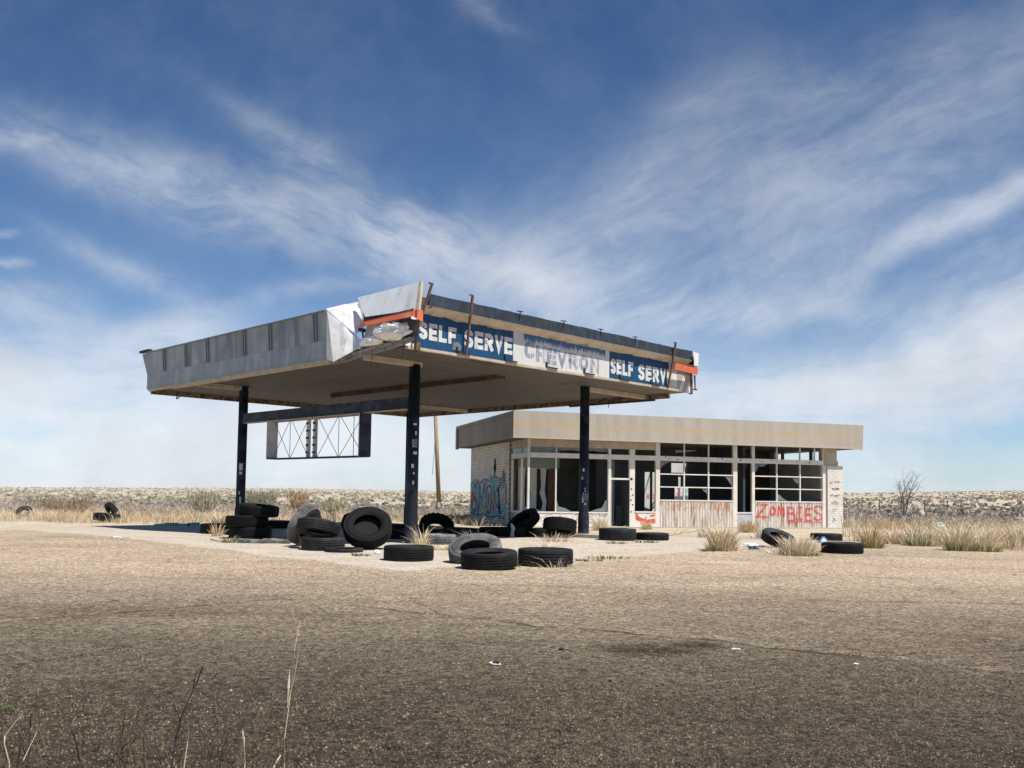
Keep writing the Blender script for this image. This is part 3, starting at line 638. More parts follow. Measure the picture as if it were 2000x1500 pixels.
def seamed(x0, x1, y, z0, z1, seams):
    mb = MB(); e = [x0] + seams + [x1]
    for i, (a, b) in enumerate(zip(e, e[1:])): mb.box(a + .002, b - .002, y - .012 - .002 * (i % 2) * 0, y + .03, z0, z1)
    return mb
s1 = seamed(.302, 3.70, 0, 5.0, 5.90, [1.6, 2.1]).build('sign_panel', M['signblue'], can)
mb = MB(); letters(mb, 'SELF', .36, 1.60, 5.225, 5.655, .108, TA, gap=.18); mb.build('lettering', M['signwhite'], s1)
mb = MB(); letters(mb, 'SERVE', 1.88, 3.67, 5.205, 5.675, .115, TA, gap=.16); mb.build('lettering', M['signwhite'], s1)
MB().slab([(1.46, -.025, 5.08), (1.75, -.025, 5.08), (1.78, -.025, 5.2), (1.68, -.025, 5.30), (1.5, -.025, 5.28)], (0, .004, 0)).build('peeled_patch', paint('bare_grey_metal_patch', (.17, .18, .20), .7), s1)
s2 = seamed(3.702, 7.94, 0, 5.0, 5.90, [4.06, 5.35, 5.9, 7.0, 7.72]).build('sign_panel', M['wash'], can)
mb = MB(); xs = [4.15, 4.62, 5.08, 5.52, 6.02, 6.50, 7.02]
for ch, x0, z0 in zip('CHEVRON', xs, (5.20, 5.14, 5.12, 5.10, 5.10, 5.10, 5.08)):
    letters(mb, ch, x0, x0 + .42, z0, z0 + .47, .13, TA)
mb.build('lettering', M['ghost'], s2)
s3 = seamed(7.942, 11.12, 0, 5.0, 5.88, [9.35, 10.2]).build('sign_panel', M['signblue'], can)
mb = MB()
letters(mb, 'SELF', 8.0, 9.15, 5.16, 5.63, .115, TA, gap=.16); mb.build('lettering', M['signwhite'], s3); mb = MB()
letters(mb, 'SERVE', 9.42, 11.35, 5.11, 5.61, .125, TA, gap=.16)
for v in range(len(mb.v)):
    if mb.v[v][0] > 11.10: mb.v[v] = (11.10 + .001 * (v % 3), mb.v[v][1], mb.v[v][2])
mb.build('lettering', M['signwhite'], s3)
MB().box(11.122, 11.62, -.008, .03, 4.97, 5.86).build('end_panel', M['whitemetal'], can)
ep = MB().box(11.622, 12.40, -.015, .03, 4.93, 5.80).build('end_panel', paint('grey_beige_sheet', (.42, .39, .35), .7, .1), can)
MB().add([(11.70, -.019, 4.94), (11.90, -.019, 4.94), (12.14, -.019, 5.52), (11.98, -.019, 5.52)], [(0, 1, 2, 3)]).add([(12.12, -.019, 4.94), (12.38, -.019, 4.94), (12.38, -.019, 5.30), (12.30, -.019, 5.30)], [(0, 1, 2, 3)]).build('painted_stripe', M['white'], ep)
MB().box(12.402, 12.50, -.05, .05, 4.90, 5.85).build('corner_post', M['rust'], can)
MB().hexa([(10.98, -.34, 5.58), (12.34, -.34, 5.54), (12.34, -.31, 5.54), (10.98, -.31, 5.58)], [(10.98, -.38, 5.80), (12.32, -.38, 5.75), (12.32, -.35, 5.75), (10.98, -.35, 5.80)]).build('orange_band', M['orange'], can)
MB().box(10.98, 12.30, -.385, -.28, 5.803, 5.825).build('band_cap', M['rust'], can)
MB().slab([(12.12, -.36, 5.78), (12.33, -.36, 5.76), (12.34, -.40, 6.26), (11.98, -.40, 6.30), (12.0, -.38, 6.18), (12.05, -.37, 6.12), (12.10, -.37, 6.0)], (0, .03, 0)).build('torn_end_sheet', M['dirtywhite'], can)
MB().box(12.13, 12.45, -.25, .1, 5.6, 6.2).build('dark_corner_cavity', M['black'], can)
MB().tube((12.46, -.15, 5.55), (12.50, -.15, 5.06), .03, .02).tube((12.40, -.15, 5.05), (12.60, -.15, 5.07), .025).build('loose_strut', M['darkmetal'], can)
# blue-white remains of the side fascia, right-hand side
MB().box(LA + .02, LA + .05, .3, LB, HS + .03, 5.5).hexa([(LA + .05, .3, 5.5), (LA + .05, LB, 5.5), (LA + .07, LB, 5.5), (LA + .07, .3, 5.5)], [(LA + .4, .3, 6.2), (LA + .4, LB, 6.2), (LA + .42, LB, 6.2), (LA + .42, .3, 6.2)]).build('fascia_band', M['band'], can)
# rusty uprights
for (xa, ya, za, xb, yb, zb2) in ((.10, -.10, 5.06, .36, -.48, 6.52), (1.86, -.12, 4.98, 1.86, -.33, 6.50), (10.95, -.10, 4.96, 10.95, -.40, 6.44)):
    mb = MB(); w = .026
    mb.hexa([(xa - w, ya - w, za), (xa + w, ya - w, za), (xa + w, ya + w, za), (xa - w, ya + w, za)], [(xb - w, yb - w, zb2), (xb + w, yb - w, zb2), (xb + w, yb + w, zb2), (xb - w, yb + w, zb2)])
    mb.box(xb - .1, xb + w, yb - w, yb + w, zb2 + .001, zb2 + .03)
    mb.build('rusty_upright', M['rust'], can)
for x in (3.65, 5.45, 7.13, 8.86):
    MB().tube((x, -.315, 6.20), (x, -.315, 6.36), .016).tube((x - .12, -.315, 6.37), (x + .10, -.315, 6.385), .016).build('roof_hook', M['darkmetal'], can)
for x in (1.62, 3.38, 5.05, 6.72, 8.45, 10.1):
    MB().box(x - .03, x + .02, -.06, -.013, 5.02, 5.17).box(x - .03, x + .42, -.10, -.05, 5.0, 5.035).build('lamp_bracket', M['darkmetal'], can)
# columns
c2a, c2b, c3a, c1b = 1.80, 1.91, 9.06, 11.39
for i, (a, b) in enumerate(((c2a, c2b), (c3a, c2b), (c2a, c1b), (c3a + .06, c1b - .16))):
    p = cw(a, b); zg = terrain(p.x, p.y) - .02; mb = MB()
    prof = [(.185, zg), (.185, .66), (.180, .70), (.164, .76), (.158, .80), (.158, HS + .02)] if i else [(.176, zg), (.172, .5), (.166, .8), (.160, 1.2), (.158, HS - .06)]
    n = 28; vs = []; fs = []
    for r, z in prof:
        for k in range(n): t = 2 * pi * k / n; vs.append((a + r * cos(t), b + r * sin(t), z))
    for j in range(len(prof) - 1):
        for k in range(n): fs.append((j * n + k, j * n + (k + 1) % n, (j + 1) * n + (k + 1) % n, (j + 1) * n + k))
    fs.append(tuple(range((len(prof) - 1) * n, len(prof) * n)))
    mb.add(vs, fs); co = mb.build('column', M['column'], can, True)
    # stickers and paint scraps on the side towards the road
    def patch(ang0, ang1, z0, z1, r=.162):
        q = MB(); vs = []; m_ = 5
        for z in (z0, z1):
            for k in range(m_ + 1): t = ang0 + (ang1 - ang0) * k / m_; vs.append((a + r * cos(t), b + r * sin(t), z))
        q.add(vs, [(k, k + 1, m_ + 2 + k, m_ + 1 + k) for k in range(m_)]); return q
    f0 = radians(222)                 # the direction that looks at the road, in canopy axes
    if i == 0:
        for k, (d0, d1, z0, z1) in enumerate(((8, 40, 3.22, 3.27), (28, 44, 2.95, 3.06), (-2, 54, 2.74, 2.83), (2, 54, 2.62, 2.72), (12, 50, 2.42, 2.50), (-4, 20, 2.05, 2.16), (14, 28, 1.88, 1.94), (8, 26, 1.60, 1.70), (8, 40, .48, .56))):
            patch(f0 + radians(d0), f0 + radians(d1), z0, z1).build('sticker', M['whitemetal'], co)
        TC = lambda s, t, d: (a + (.163 + d) * cos(f0 + s / .163), b + (.163 + d) * sin(f0 + s / .163), t)
        q = MB(); letters(q, 'VIDEO', .0, .145, 2.745, 2.825, .012, TC, gap=.3); letters(q, 'VIDEO', .01, .145, 2.63, 2.71, .012, TC, gap=.3); q.build('lettering', M['blackpaint'], co)
    if i == 1:
        patch(f0 - .3, f0 + .05, 2.15, 2.25, .161).build('sticker', M['whitemetal'], co)
        patch(f0 - .6, f0 - .2, 1.88, 1.98, .161).build('sticker', paint('yellow_sticker', (.5, .38, .04), .6), co)
        for k in range(7): z = 1.05 + k * .085; d = U(-.3, .3); patch(f0 + d - .1, f0 + d + .1, z, z + .05, .161).build('sticker', M['whitemetal'], co)
    if i == 2:
        for (d0, d1, z0, z1) in ((-.15, .6, 2.05, 2.28), (-.1, .55, 1.9, 2.0), (.1, .5, .78, 1.12), (-.1, .2, 1.2, 1.32)):
            patch(f0 + d0, f0 + d1, z0, z1, .161).build('sticker', M['whitemetal'], co)
# beam between the two left columns and one between the far pair
MB().box(c2a - .09, c2a + .09, c2b + .15, c1b - .15, 3.72, 4.02).box(c2a - .11, c2a + .11, c2b + .15, c1b - .15, 3.69, 3.718).build('beam', M['column'], can)
mb = MB(); y = c2b + .2
while y < c1b - .3:
    y1 = y + U(.4, .9); mb.box(c2a - .112, c2a + .112, y, min(y1, c1b - .2), 3.672, 3.688); y = y1 + .002
mb.build('beam_lip', M['beige'], can)
for (a0, a1, b) in ((.12, c2a + .2, c2b), (c3a - .1, LA - .13, c2b), (.12, c2a + .2, c1b), (c3a - .1, LA - .13, c1b)):
    MB().box(a0, a1, b - .09, b + .09, HS - .11, HS + .028).build('outrigger', M['beige'], can)
MB().box(5.2, 5.5, 2.1, 11.0, HS - .05, HS + .029).box(5.12, 5.2, 2.1, 11.0, HS - .10, HS + .029).build('rusty_purlin', paint('rust_stained_purlin', (.075, .055, .045), .8, .4, 1.5, spots=[((.16, .065, .035), .58, 1.2), ((.4, .3, .2), .74, 2)]), can)
# empty sign box hung from the beam
for y0 in (9.36, 4.16): MB().box(c2a - .2, c2a + .2, y0, y0 + .04, 2.40, 3.66).build('sign_box_end', M['whitemetal'], can)
MB().box(c2a - .2, c2a + .2, 4.125, 4.158, 2.40, 3.68).build('sign_box_skin', M['column'], can)
MB().box(c2a - .2, c2a + .2, 4.2, 9.36, 2.39, 2.43).build('sign_box_floor', M['navy'], can)
MB().box(c2a - .2, c2a + .2, 4.2, 9.36, 3.64, 3.67).build('sign_box_top', M['beige'], can)
mb = MB()
wy = [9.30, 8.25, 7.25, 6.62, 5.55, 4.7, 4.25]
for (a, b) in ((9.30, 8.30), (8.22, 7.2), (6.65, 5.55), (5.45, 4.25)):
    mb.tube((c2a, a, 2.43), (c2a, b, 3.64), .009, n=5).tube((c2a + .03, a, 3.64), (c2a + .03, b, 2.43), .009, n=5)
for y in (8.26, 5.50, 4.72): mb.tube((c2a, y, 2.43), (c2a, y, 3.64), .010, n=5)
mb.build('brace_wire', M['darkmetal'], can)
for y in (7.16, 6.78):
    t_ = MB().box(c2a - .05, c2a + .05, y - .055, y + .055, 2.43, 3.64).build('tube_holder', M['whitemetal'], can)
    for k in range(5): z = 2.55 + k * .23; MB().box(c2a - .075, c2a - .052, y - .09, y + .05, z, z + .06).build('lamp_socket', M['darkmetal'], t_)

# pump islands under the columns
for (a0, a1, b0, b1, nm, lb) in ((c3a - .5, c3a + .5, .05, 3.3, 'pump_island', 'low worn concrete pump island at the foot of the right hand canopy column'),
                             (c2a - .5, c2a + .5, 2.6, 12.4, 'pump_island', 'long low concrete pump island below the empty hanging sign box')):
    e = cw(a0, b0); o = empty(nm, (NX, NY, 0), pi / 2 - YAW)
    tag(o, lb, 'pump island', 'pump islands under the canopy')
    zz = .10 if b1 < 5 else -.02
    mb = MB().hexa([(a0, b0, -.25), (a1, b0, -.25), (a1, b1, -.25), (a0, b1, -.25)], [(a0 + .02, b0 + .02, zz), (a1 - .02, b0 + .02, zz), (a1 - .02, b1 - .02, zz), (a0 + .02, b1 - .02, zz)])
    mb.build('island_slab', M['concrete'], o)

# ================================================================== BUILDING
BX, BY, BYAW, BL, BW, BT, BF = .0474, 33.3768, .29312, 15.67, 9.5, 4.52, 3.48
BA = Vector((cos(BYAW), sin(BYAW), 0)); BB = Vector((-sin(BYAW), cos(BYAW), 0))
BK = 1.17                                          # size of the shop relative to the first survey
bld = empty('station_building', (BX * BK, BY * BK, EYE * (1 - BK)), BYAW); bld.scale = (BK, BK, BK)
tag(bld, 'low abandoned station shop with tan fascia, broken windows and graffiti on its walls', 'building')
FL = .13; F0, F1 = .48, .58
MB().box(.6, 14.95, .2, 9.45, -.3, FL).build('floor_slab', M['concrete'], bld)
# roof deck with a hole over the back room, soffit boards
mb = MB()
for (x0, x1, y0, y1) in ((.08, 6.2, .06, 9.42), (6.2, 10.2, .06, 3.75), (6.2, 10.2, 5.3, 9.42), (10.2, 15.5, .06, 9.42)): mb.box(x0, x1, y0, y1, BF + .02, BF + .16)
mb.build('roof', M['roofdeck'], bld)
mb = MB().box(0, BL - .45, 0, .05, BF, BT)
mb.hexa([(BL - .45, 0, BF), (BL - .03, .0, BF - .03), (BL - .03, .05, BF - .03), (BL - .45, .05, BF)], [(BL - .45, 0, BT), (BL, -.02, BT - .01), (BL, .03, BT - .01), (BL - .45, .05, BT)])
mb.build('fascia', M['fasciafront'], bld)
MB().box(.06, .10, .052, 9.3, BF + .01, BT - .1).box(-.0, .06, .052, 9.5, BT - .14, BT - .002).box(-.01, .09, 9.22, 9.5, BF - .06, BT - .142).build('fascia', M['fasciaside'], bld)
MB().box(BL - .05, BL - .0, .06, 9.5, BF + .02, BT - .02).box(.1, BL - .06, 9.45, 9.5, BF, BT - .03).build('fascia', M['fasciaside'], bld)
# left side brick wall, with glazed return at the front
MB().box(.75, .95, 3.0, 9.42, -.3, BF + .018).build('brick_wall', M['brickleft'], bld)
bw = bld.children[-1]
TL = lambda s, t, d: (.75 - d, 9.42 - s, t)          # s runs left to right as seen from outside
top = [(0.02, 1.78), (.45, 1.92), (.8, 1.80), (1.2, 2.0), (1.9, 1.9), (2.4, 2.05), (3.1, 2.02), (3.6, 2.2), (4.1, 2.0), (4.7, 2.06), (5.2, 2.05), (5.7, 2.3), (6.1, 1.9), (6.2, .9), (6.0, .18), (.02, .16)]
MB().add([TL(s, t, .004) for s, t in top], [tuple(range(len(top)))]).build('mural', M['mural'], bw)
mb = MB(); q = 0
def st_(pts, w, mi=0, closed=False):
    global q; mb.ribbon(smooth(pts, 6, closed), w, TL, .008 + q * .0007, closed, mi); q += 1
st_([(1.3, 1.55), (.9, 1.75), (.45, 1.5), (.55, 1.2), (1.1, 1.05), (1.25, .75), (.9, .5), (.4, .6)], .09)
st_([(1.7, .55), (1.75, 1.7), (2.15, 1.1), (2.6, 1.75), (2.7, .55)], .09)
st_([(3.3, 1.7), (3.75, 1.5), (3.75, .8), (3.35, .5), (3.0, .8), (3.0, 1.45)], .09, 0, True)
st_([(4.15, 1.75), (4.2, .5)], .09); st_([(5.3, 1.85), (4.3, 1.15), (5.4, .5)], .09)
st_([(.1, .45), (1.2, .32), (2.4, .42), (3.6, .3), (5.0, .4), (5.9, .3)], .05)
st_([(.1, 1.7), (.8, 1.95), (1.6, 1.8), (2.5, 2.0), (3.4, 1.9), (4.2, 2.1), (5.2, 1.95), (6.0, 2.2)], .07, 3)
st_([(.85, 1.4), (.75, 1.2), (1.0, 1.0)], .10, 1); st_([(2.2, .9), (2.2, .6)], .16, 2); st_([(3.38, 1.35), (3.38, .9)], .14, 1); st_([(4.55, 1.3), (4.9, 1.5)], .14, 2)
st_([(5.2, 1.2), (5.8, 1.5), (5.9, 1.0)], .16, 4); st_([(5.6, 2.35), (5.75, 1.8)], .22, 1)
st_([(1.55, .35), (1.6, .85)], .18, 1); st_([(3.0, .30), (3.1, .5)], .25, 1); st_([(2.8, 1.2), (2.5, .7)], .10, 4); st_([(.3, 1.1), (.3, .7)], .14, 3)
mb.build('graffiti', [paint('grey_black_spray', (.06, .065, .08), .8, .2, 6), paint('dull_red_spray', (.35, .09, .09), .8, .2, 6), paint('dull_yellow_spray', (.45, .38, .10), .8, .2, 6), paint('dull_teal_spray', (.09, .28, .28), .8, .2, 6), paint('pale_grey_spray', (.5, .52, .55), .8, .15, 6)], bw)
mb = MB()
for pts in ([(4.15, 2.85), (4.35, 2.88), (4.42, 2.65), (4.50, 2.45), (4.35, 2.2), (4.28, 1.95), (4.22, 2.2), (4.08, 2.5), (4.2, 2.65)],
            [(4.75, 1.55), (4.95, 1.6), (5.10, 1.3), (5.15, .95), (5.28, .6), (5.1, .48), (4.92, .8), (4.95, 1.2)]):
    mb.add([TL(s, t, .016) for s, t in pts], [tuple(range(len(pts)))])
mb.build('missing_brick_hole', M['dark'], bw)
MB().box(.80, .95, 2.72, 2.99, -.1, BF + .018).build('wall_end', paint('brown_stained_brick_end', (.24, .19, .14), .9, .2, 4), bld)
# windows of the glazed return and the front: one object per opening
def bar(mb, x0, x1, z0, z1, y0=F0, y1=F1): mb.box(x0, x1, y0, y1, z0, z1)
def sbar(mb, y0, y1, z0, z1): mb.box(.75, .83, y0, y1, z0, z1)
mb = MB(); sbar(mb, .59, 2.7, 2.78, 2.97); sbar(mb, .59, 2.7, .62, .70); sbar(mb, 1.36, 1.40, .70, 2.76); sbar(mb, 1.36, 1.40, 2.96, 3.2); sbar(mb, 2.62, 2.70, .70, 2.76)
w = mb.build('window', M['frame'], bld)
MB().box(.785, .793, .59, 2.62, 2.97, 3.19).build('pane', paint('grimy_glass', (.20, .23, .22), .35, .25, 2), w)
MB().box(.752, .828, .59, 2.7, 3.2, BF + .018).build('header_board', M['beige'], bld)
MB().box(.76, .85, .59, 2.7, FL - .2, .62).build('bulkhead', paint('grey_stained_bulkhead', (.45, .42, .37), .85, .2, 2, spots=[((.08, .25, .22), .62, 2)]), bld)
MB().box(.75, .83, F0 - .004, .589, FL - .1, BF + .018).build('post', M['frame'], bld)
for (x0, x1, zt) in ((4.09, 4.20, 3.2), (5.00, 5.23, 3.2), (6.15, 6.33, BF + .018), (9.66, 9.85, BF + .018), (10.55, 10.67, BF + .018), (13.98, 14.15, BF + .018)):
    p_ = MB().box(x0, x1, F0 - .012, F1 + .01, FL - .1, zt).build('post', M['frame'], bld)
    if x1 - x0 > .2:
        qd = MB()
        for z in (2.02, 1.62, 1.38, 1.18, 1.0, .72):
            c = (5.10 + U(-.05, .05), F0 - .015, z); qd.tube((c[0], F0 - .0145, z), (c[0], F0 - .011, z), .035 if z < 2 else .06, n=9)
        qd.build('bolt_hole', M['blackpaint'], p_)
MB().box(.832, 6.148, F0 + .01, F1 - .02, 3.2, BF + .018).build('header_board', M['beige'], bld)
mb = MB()
for (x0, x1) in ((.832, 4.09), (4.20, 5.0), (5.23, 6.15), (6.33, 9.66), (9.85, 10.55), (10.67, 13.98)): mb.box(x0, x1, F0 - .02, F1, 2.78, 2.97)
mb.build('transom_rail', M['frame'], bld)
mb = MB()
for i in range(26):
    x = U(6.5, 13.8); z = U(2.80, 2.95); s = U(.02, .07); mb.add([(x, F0 - .0225, z), (x + s * 1.4, F0 - .0225, z + U(-.02, .02)), (x + s, F0 - .0225, z + s * .6), (x + U(-.02, .02), F0 - .0225, z + s * .5)], [(0, 1, 2, 3)])
mb.build('flaked_paint', M['dark'], bld)
def window(x0, x1, sill, head, mx=(), mz=(), transom=None, tx=()):
    mb = MB()
    bar(mb, x0, x1, sill - .05, sill, F0 - .03, F1)
    for x in mx: bar(mb, x - .025, x + .025, sill, head, F0 + .015, F1 - .02)
    xs = [x0] + list(mx) + [x1]
    for z in mz:
        for a, b in zip(xs, xs[1:]): bar(mb, a + (.025 if a in mx else 0), b - (.025 if b in mx else 0), z - .022, z + .022, F0 + .02, F1 - .025)
    for x in tx: bar(mb, x - .022, x + .022, 2.97, transom, F0 + .015, F1 - .02)
    return mb.build('window', M['frame'], bld)
w1 = window(.832, 4.09, .70, 2.78, (1.91,), (), 3.2, (1.91,))
w2 = window(5.23, 6.15, .74, 2.78)
w3 = window(6.33, 9.66, 1.22, 2.78, (7.43, 8.54), (2.25, 1.73), BF + .015, (7.43, 8.54))
w5 = window(9.85, 10.55, .74, 2.78)
w4 = window(10.67, 13.98, 1.22, 2.78, (11.75, 12.88), (2.25, 1.73), BF + .015, (11.75, 12.88, 13.6))
# jagged glass left in some frames
gl = paint('grimy_glass_shard', (.16, .185, .18), .3, .3, 2)
for (w, a, b, z0, z1) in ((w1, .84, 1.885, 2.975, 3.195), (w1, 1.94, 4.08, 3.05, 3.195)):
    pts = [(a, z1), (a, z0 + .02)]; k = 9
    for i in range(1, k): pts.append((a + (b - a) * i / k, z0 + U(0, .07)))
    pts += [(b, z0 + .03), (b, z1)]
    MB().slab([(x, F0 + .05, z) for x, z in pts], (0, .006, 0)).build('pane', gl, w)
for (w, cx, cz, pts) in ((w3, 6.34, 2.76, [(0, 0), (.5, 0), (.3, -.08), (.12, -.2), (0, -.36)]), (w3, 8.52, 1.71, [(0, 0), (-.3, 0), (-.2, -.12), (-.06, -.2), (0, -.4)]), (w3, 9.64, 2.23, [(0, 0), (-.42, 0), (-.25, -.1), (-.1, -.3), (0, -.42)]),
                         (w4, 10.69, 2.76, [(0, 0), (.6, 0), (.42, -.12), (.2, -.1), (.08, -.32), (0, -.34)]), (w4, 12.86, 2.23, [(0, 0), (-.36, 0), (-.2, -.2), (0, -.28)]), (w4, 11.77, 1.25, [(0, 0), (.5, 0), (.3, .08), (.14, .22), (0, .28)]),
                         (w1, 4.08, .72, [(0, 0), (-.7, 0), (-.5, .08), (-.24, .14), (-.1, .4), (0, .5)]), (w1, 1.94, .72, [(0, 0), (.6, 0), (.36, .12), (.1, .18), (0, .46)])):
    MB().slab([(cx + a, F0 + .05, cz + b) for a, b in pts], (0, .006, 0)).build('glass_shard', gl, w)
# bulkheads below the sills
b1 = MB().box(.832, 4.088, F0 - .005, F1, FL - .2, .648).build('bulkhead', M['white'], bld)
TF = lambda s, t, d: (s, F0 - .005 - d, t)
mb = MB(); q = 0
def fs_(pts, w, mi=0, closed=False):
    global q; mb.ribbon(smooth(pts, 6, closed), w, TF, .003 + q * .0005, closed, mi); q += 1
fs_([(1.75, .60), (1.45, .52), (1.2, .32), (1.55, .36), (1.35, .2), (1.75, .26)], .022)
fs_([(1.75, .58), (1.9, .30), (2.0, .22)], .02); fs_([(1.95, .22), (2.1, .56), (2.25, .26), (2.35, .55)], .02)
fs_([(2.55, .22), (2.6, .5), (2.85, .60), (3.0, .48), (2.75, .38), (3.05, .25)], .022); fs_([(3.45, .56), (3.15, .45), (3.5, .36), (3.2, .26), (3.6, .3)], .02); fs_([(3.1, .6), (3.3, .62), (3.6, .52)], .016)
mb.build('graffiti', M['pinkpaint'], b1)
mb = MB(); q = 0
for i in range(9): x = 3.68 + i * .04; fs_([(x, .52 + U(-.02, .02)), (x + .02, .58 + U(-.03, .03)), (x + .035, .5)], .008)
mb.build('graffiti', M['blackpaint'], b1)
b2 = MB().box(5.232, 6.148, F0 - .005, F1, FL - .2, .688).build('bulkhead', M['white'], bld)
mb = MB(); q = 0
for pts in ([(5.26, .66), (5.34, .64), (5.44, .52), (5.6, .46), (5.78, .42), (5.9, .30), (5.75, .26), (5.55, .30), (5.4, .36), (5.28, .40)],
            [(5.85, .58), (6.1, .63), (6.12, .55), (5.95, .52)], [(5.82, .42), (6.12, .46), (6.13, .28), (5.95, .26), (5.86, .32)]):
    mb.add([TF(s, t, .004 + q * .001) for s, t in pts], [tuple(range(len(pts)))]); q += 1
fs_([(5.5, .22), (5.55, .4)], .05); fs_([(5.65, .22), (5.7, .42), (5.78, .24)], .04)
mb.build('graffiti', paint('red_orange_spray', (.68, .12, .06), .75, .2, 5, spots=[((.75, .6, .5), .66, 9)]), b2)
MB().add([TF(5.70, .46, .009), TF(5.74, .46, .009), TF(5.75, .52, .009), TF(5.71, .53, .009)], [(0, 1, 2, 3)]).build('bolt_hole', M['blackpaint'], b2)
MB().box(9.852, 10.548, F0 - .005, F1, FL - .2, .688).build('bulkhead', paint('blue_grey_bulkhead', (.46, .50, .55), .8, .12, 2), bld)
def corrug(x0, x1, z0, z1):
    mb = MB(); n = int((x1 - x0) / .062); vs = []
    for i in range(2 * n + 1):
        x = x0 + (x1 - x0) * i / (2 * n); y = F0 - .005 - (.022 if (i // 2) % 2 else 0) ; y = F0 - (.024 if i % 4 in (1, 2) else .002)
        vs += [(x, y, z0), (x, y, z1)]
    fs = [(2 * i, 2 * i + 2, 2 * i + 3, 2 * i + 1) for i in range(2 * n)]
    mb.add(vs, fs); mb.box(x0, x1, F0 + .01, F1, z0, z1); return mb.build('corrugated_panel', M['corr'], bld)
p3 = corrug(6.332, 9.658, FL - .1, 1.165); p4 = corrug(10.672, 13.978, FL - .1, 1.165)
TF = lambda s, t, d: (s, F0 - .026 - d, t)
mb = MB(); letters(mb, 'COWS', 6.55, 7.55, .82, 1.10, .035, TF, .002, gap=.2, jit=.025, rough=.5); mb.build('graffiti', M['orangepaint'], p3)
mb = MB(); letters(mb, 'NOT', 7.75, 8.4, .86, 1.12, .032, TF, .002, gap=.25, jit=.025, rough=.5); mb.build('graffiti', M['orangepaint'], p3)
mb = MB(); letters(mb, 'GUNS', 8.6, 9.5, .84, 1.12, .032, TF, .002, gap=.2, jit=.025, rough=.5)
mb.build('graffiti', M['orangepaint'], p3)
mb = MB()
for ch, x0, x1, z0, z1 in (('Z', 10.72, 11.28, .52, 1.06), ('O', 11.36, 11.66, .60, .98), ('M', 11.74, 12.10, .58, 1.02), ('B', 12.20, 12.62, .36, .98), ('I', 12.68, 13.00, .42, .96), ('E', 13.08, 13.44, .40, .98), ('S', 13.52, 13.94, .38, 1.02)):
    letters(mb, ch, x0, x1, z0, z1, .065, TF, .003, jit=.035, rough=.5)
mb.ribbon([(12.2, .34), (12.9, .37), (13.9, .33)], .035, TF, .012, rough=.6)
for x, z, l in ((11.25, .52, .16), (12.58, .40, .14), (13.9, .42, .12), (11.62, .66, .1), (12.84, .44, .1)): mb.ribbon([(x, z), (x + .004, z - l)], .014, TF, .014, rough=.5)
mb.build('graffiti', M['redpaint'], p4)
# door: aluminium frame, dark leaf standing open inside
d = MB().box(4.202, 4.998, F0 + .01, F1 - .01, 1.98, 2.05).build('door', M['frame'], bld)
MB().box(4.97, 5.0, .45, 1.25, FL + .02, 1.96).build('door_leaf', M['slate'], d)
MB().box(4.22, 4.27, .5, .55, FL, 2.75).box(4.62, 4.66, 1.2, 1.25, FL, 2.75).build('door_jamb', M['greygreen'], d)
MB().box(4.68, 4.99, 1.0, 1.03, FL, .95).build('kick_panel', M['slate'], d)
# right brick pier and its stub
MB().box(14.17, 14.92, .39, .95, -.2, 2.76).build('brick_pier', M['brickfront'], bld); pier = bld.children[-1]
MB().box(14.03, 14.66, .44, .82, 2.97, BF + .018).box(14.03, 14.72, .435, .84, 2.762, 2.968).build('pier_stub', M['beige'], bld)
TF = lambda s, t, d: (s, .39 - d, t)
mb = MB(); q = 0
for z, x0, n_ in ((2.05, 14.5, 7), (2.0, 14.28, 3), (1.78, 14.3, 11), (1.74, 14.4, 8), (1.50, 14.27, 12), (1.46, 14.3, 9), (1.16, 14.32, 9), (1.20, 14.4, 5), (.86, 14.35, 5), (.48, 14.4, 3)):
    for k in range(n_):
        x = x0 + k * .042 + U(-.01, .01); fs_([(x, z + U(-.03, .03)), (x + .014, z + U(.0, .06)), (x + .034, z + U(-.03, .03))], .011)
fs_([(14.38, .52), (14.46, .46), (14.52, .40)], .03)
mb.build('graffiti', M['blackpaint'], pier)
# walls out of sight and the inside
MB().box(14.72, 14.92, .96, 5.2, -.2, 3.02).box(14.72, 14.92, 5.2, 9.42, -.2, BF + .018).box(.96, 14.71, 9.22, 9.42, -.2, BF + .018).build('rear_wall', M['brickfront'], bld)
MB().box(14.74, 14.86, 2.4, 2.5, 3.02, BF + .018).box(14.74, 14.86, 4.6, 4.7, 3.02, BF + .018).build('side_post', M['navy'], bld)
MB().box(1.0, 2.3, 2.45, 2.55, FL, 2.42).build('inner_wall', M['intwhite'], bld); iw = bld.children[-1]
MB().box(.97, 2.75, 2.44, 2.56, 2.42, BF + .015).build('inner_header', M['greygreen'], bld)
mb = MB()
for pts in ([(1.28, 2.4), (1.40, 2.4), (1.42, 1.9), (1.50, 1.4), (1.44, .9), (1.28, .85), (1.25, 1.5)], [(1.78, 2.4), (1.92, 2.4), (1.96, 1.7), (1.9, 1.4), (2.04, 1.0), (1.98, .7), (1.76, .75)],
            [(2.18, 2.4), (2.29, 2.4), (2.29, .6), (2.16, .6), (2.2, 1.1), (2.12, 1.5)], [(1.02, .62), (2.28, .66), (2.28, .2), (1.02, .2)]):
    mb.add([(x, 2.447, z) for x, z in pts], [tuple(range(len(pts)))])
mb.build('torn_hole', M['dark'], iw)
MB().box(2.32, 2.52, 2.44, 2.56, FL, 2.42).build('inner_post', M['redbrown'], bld)
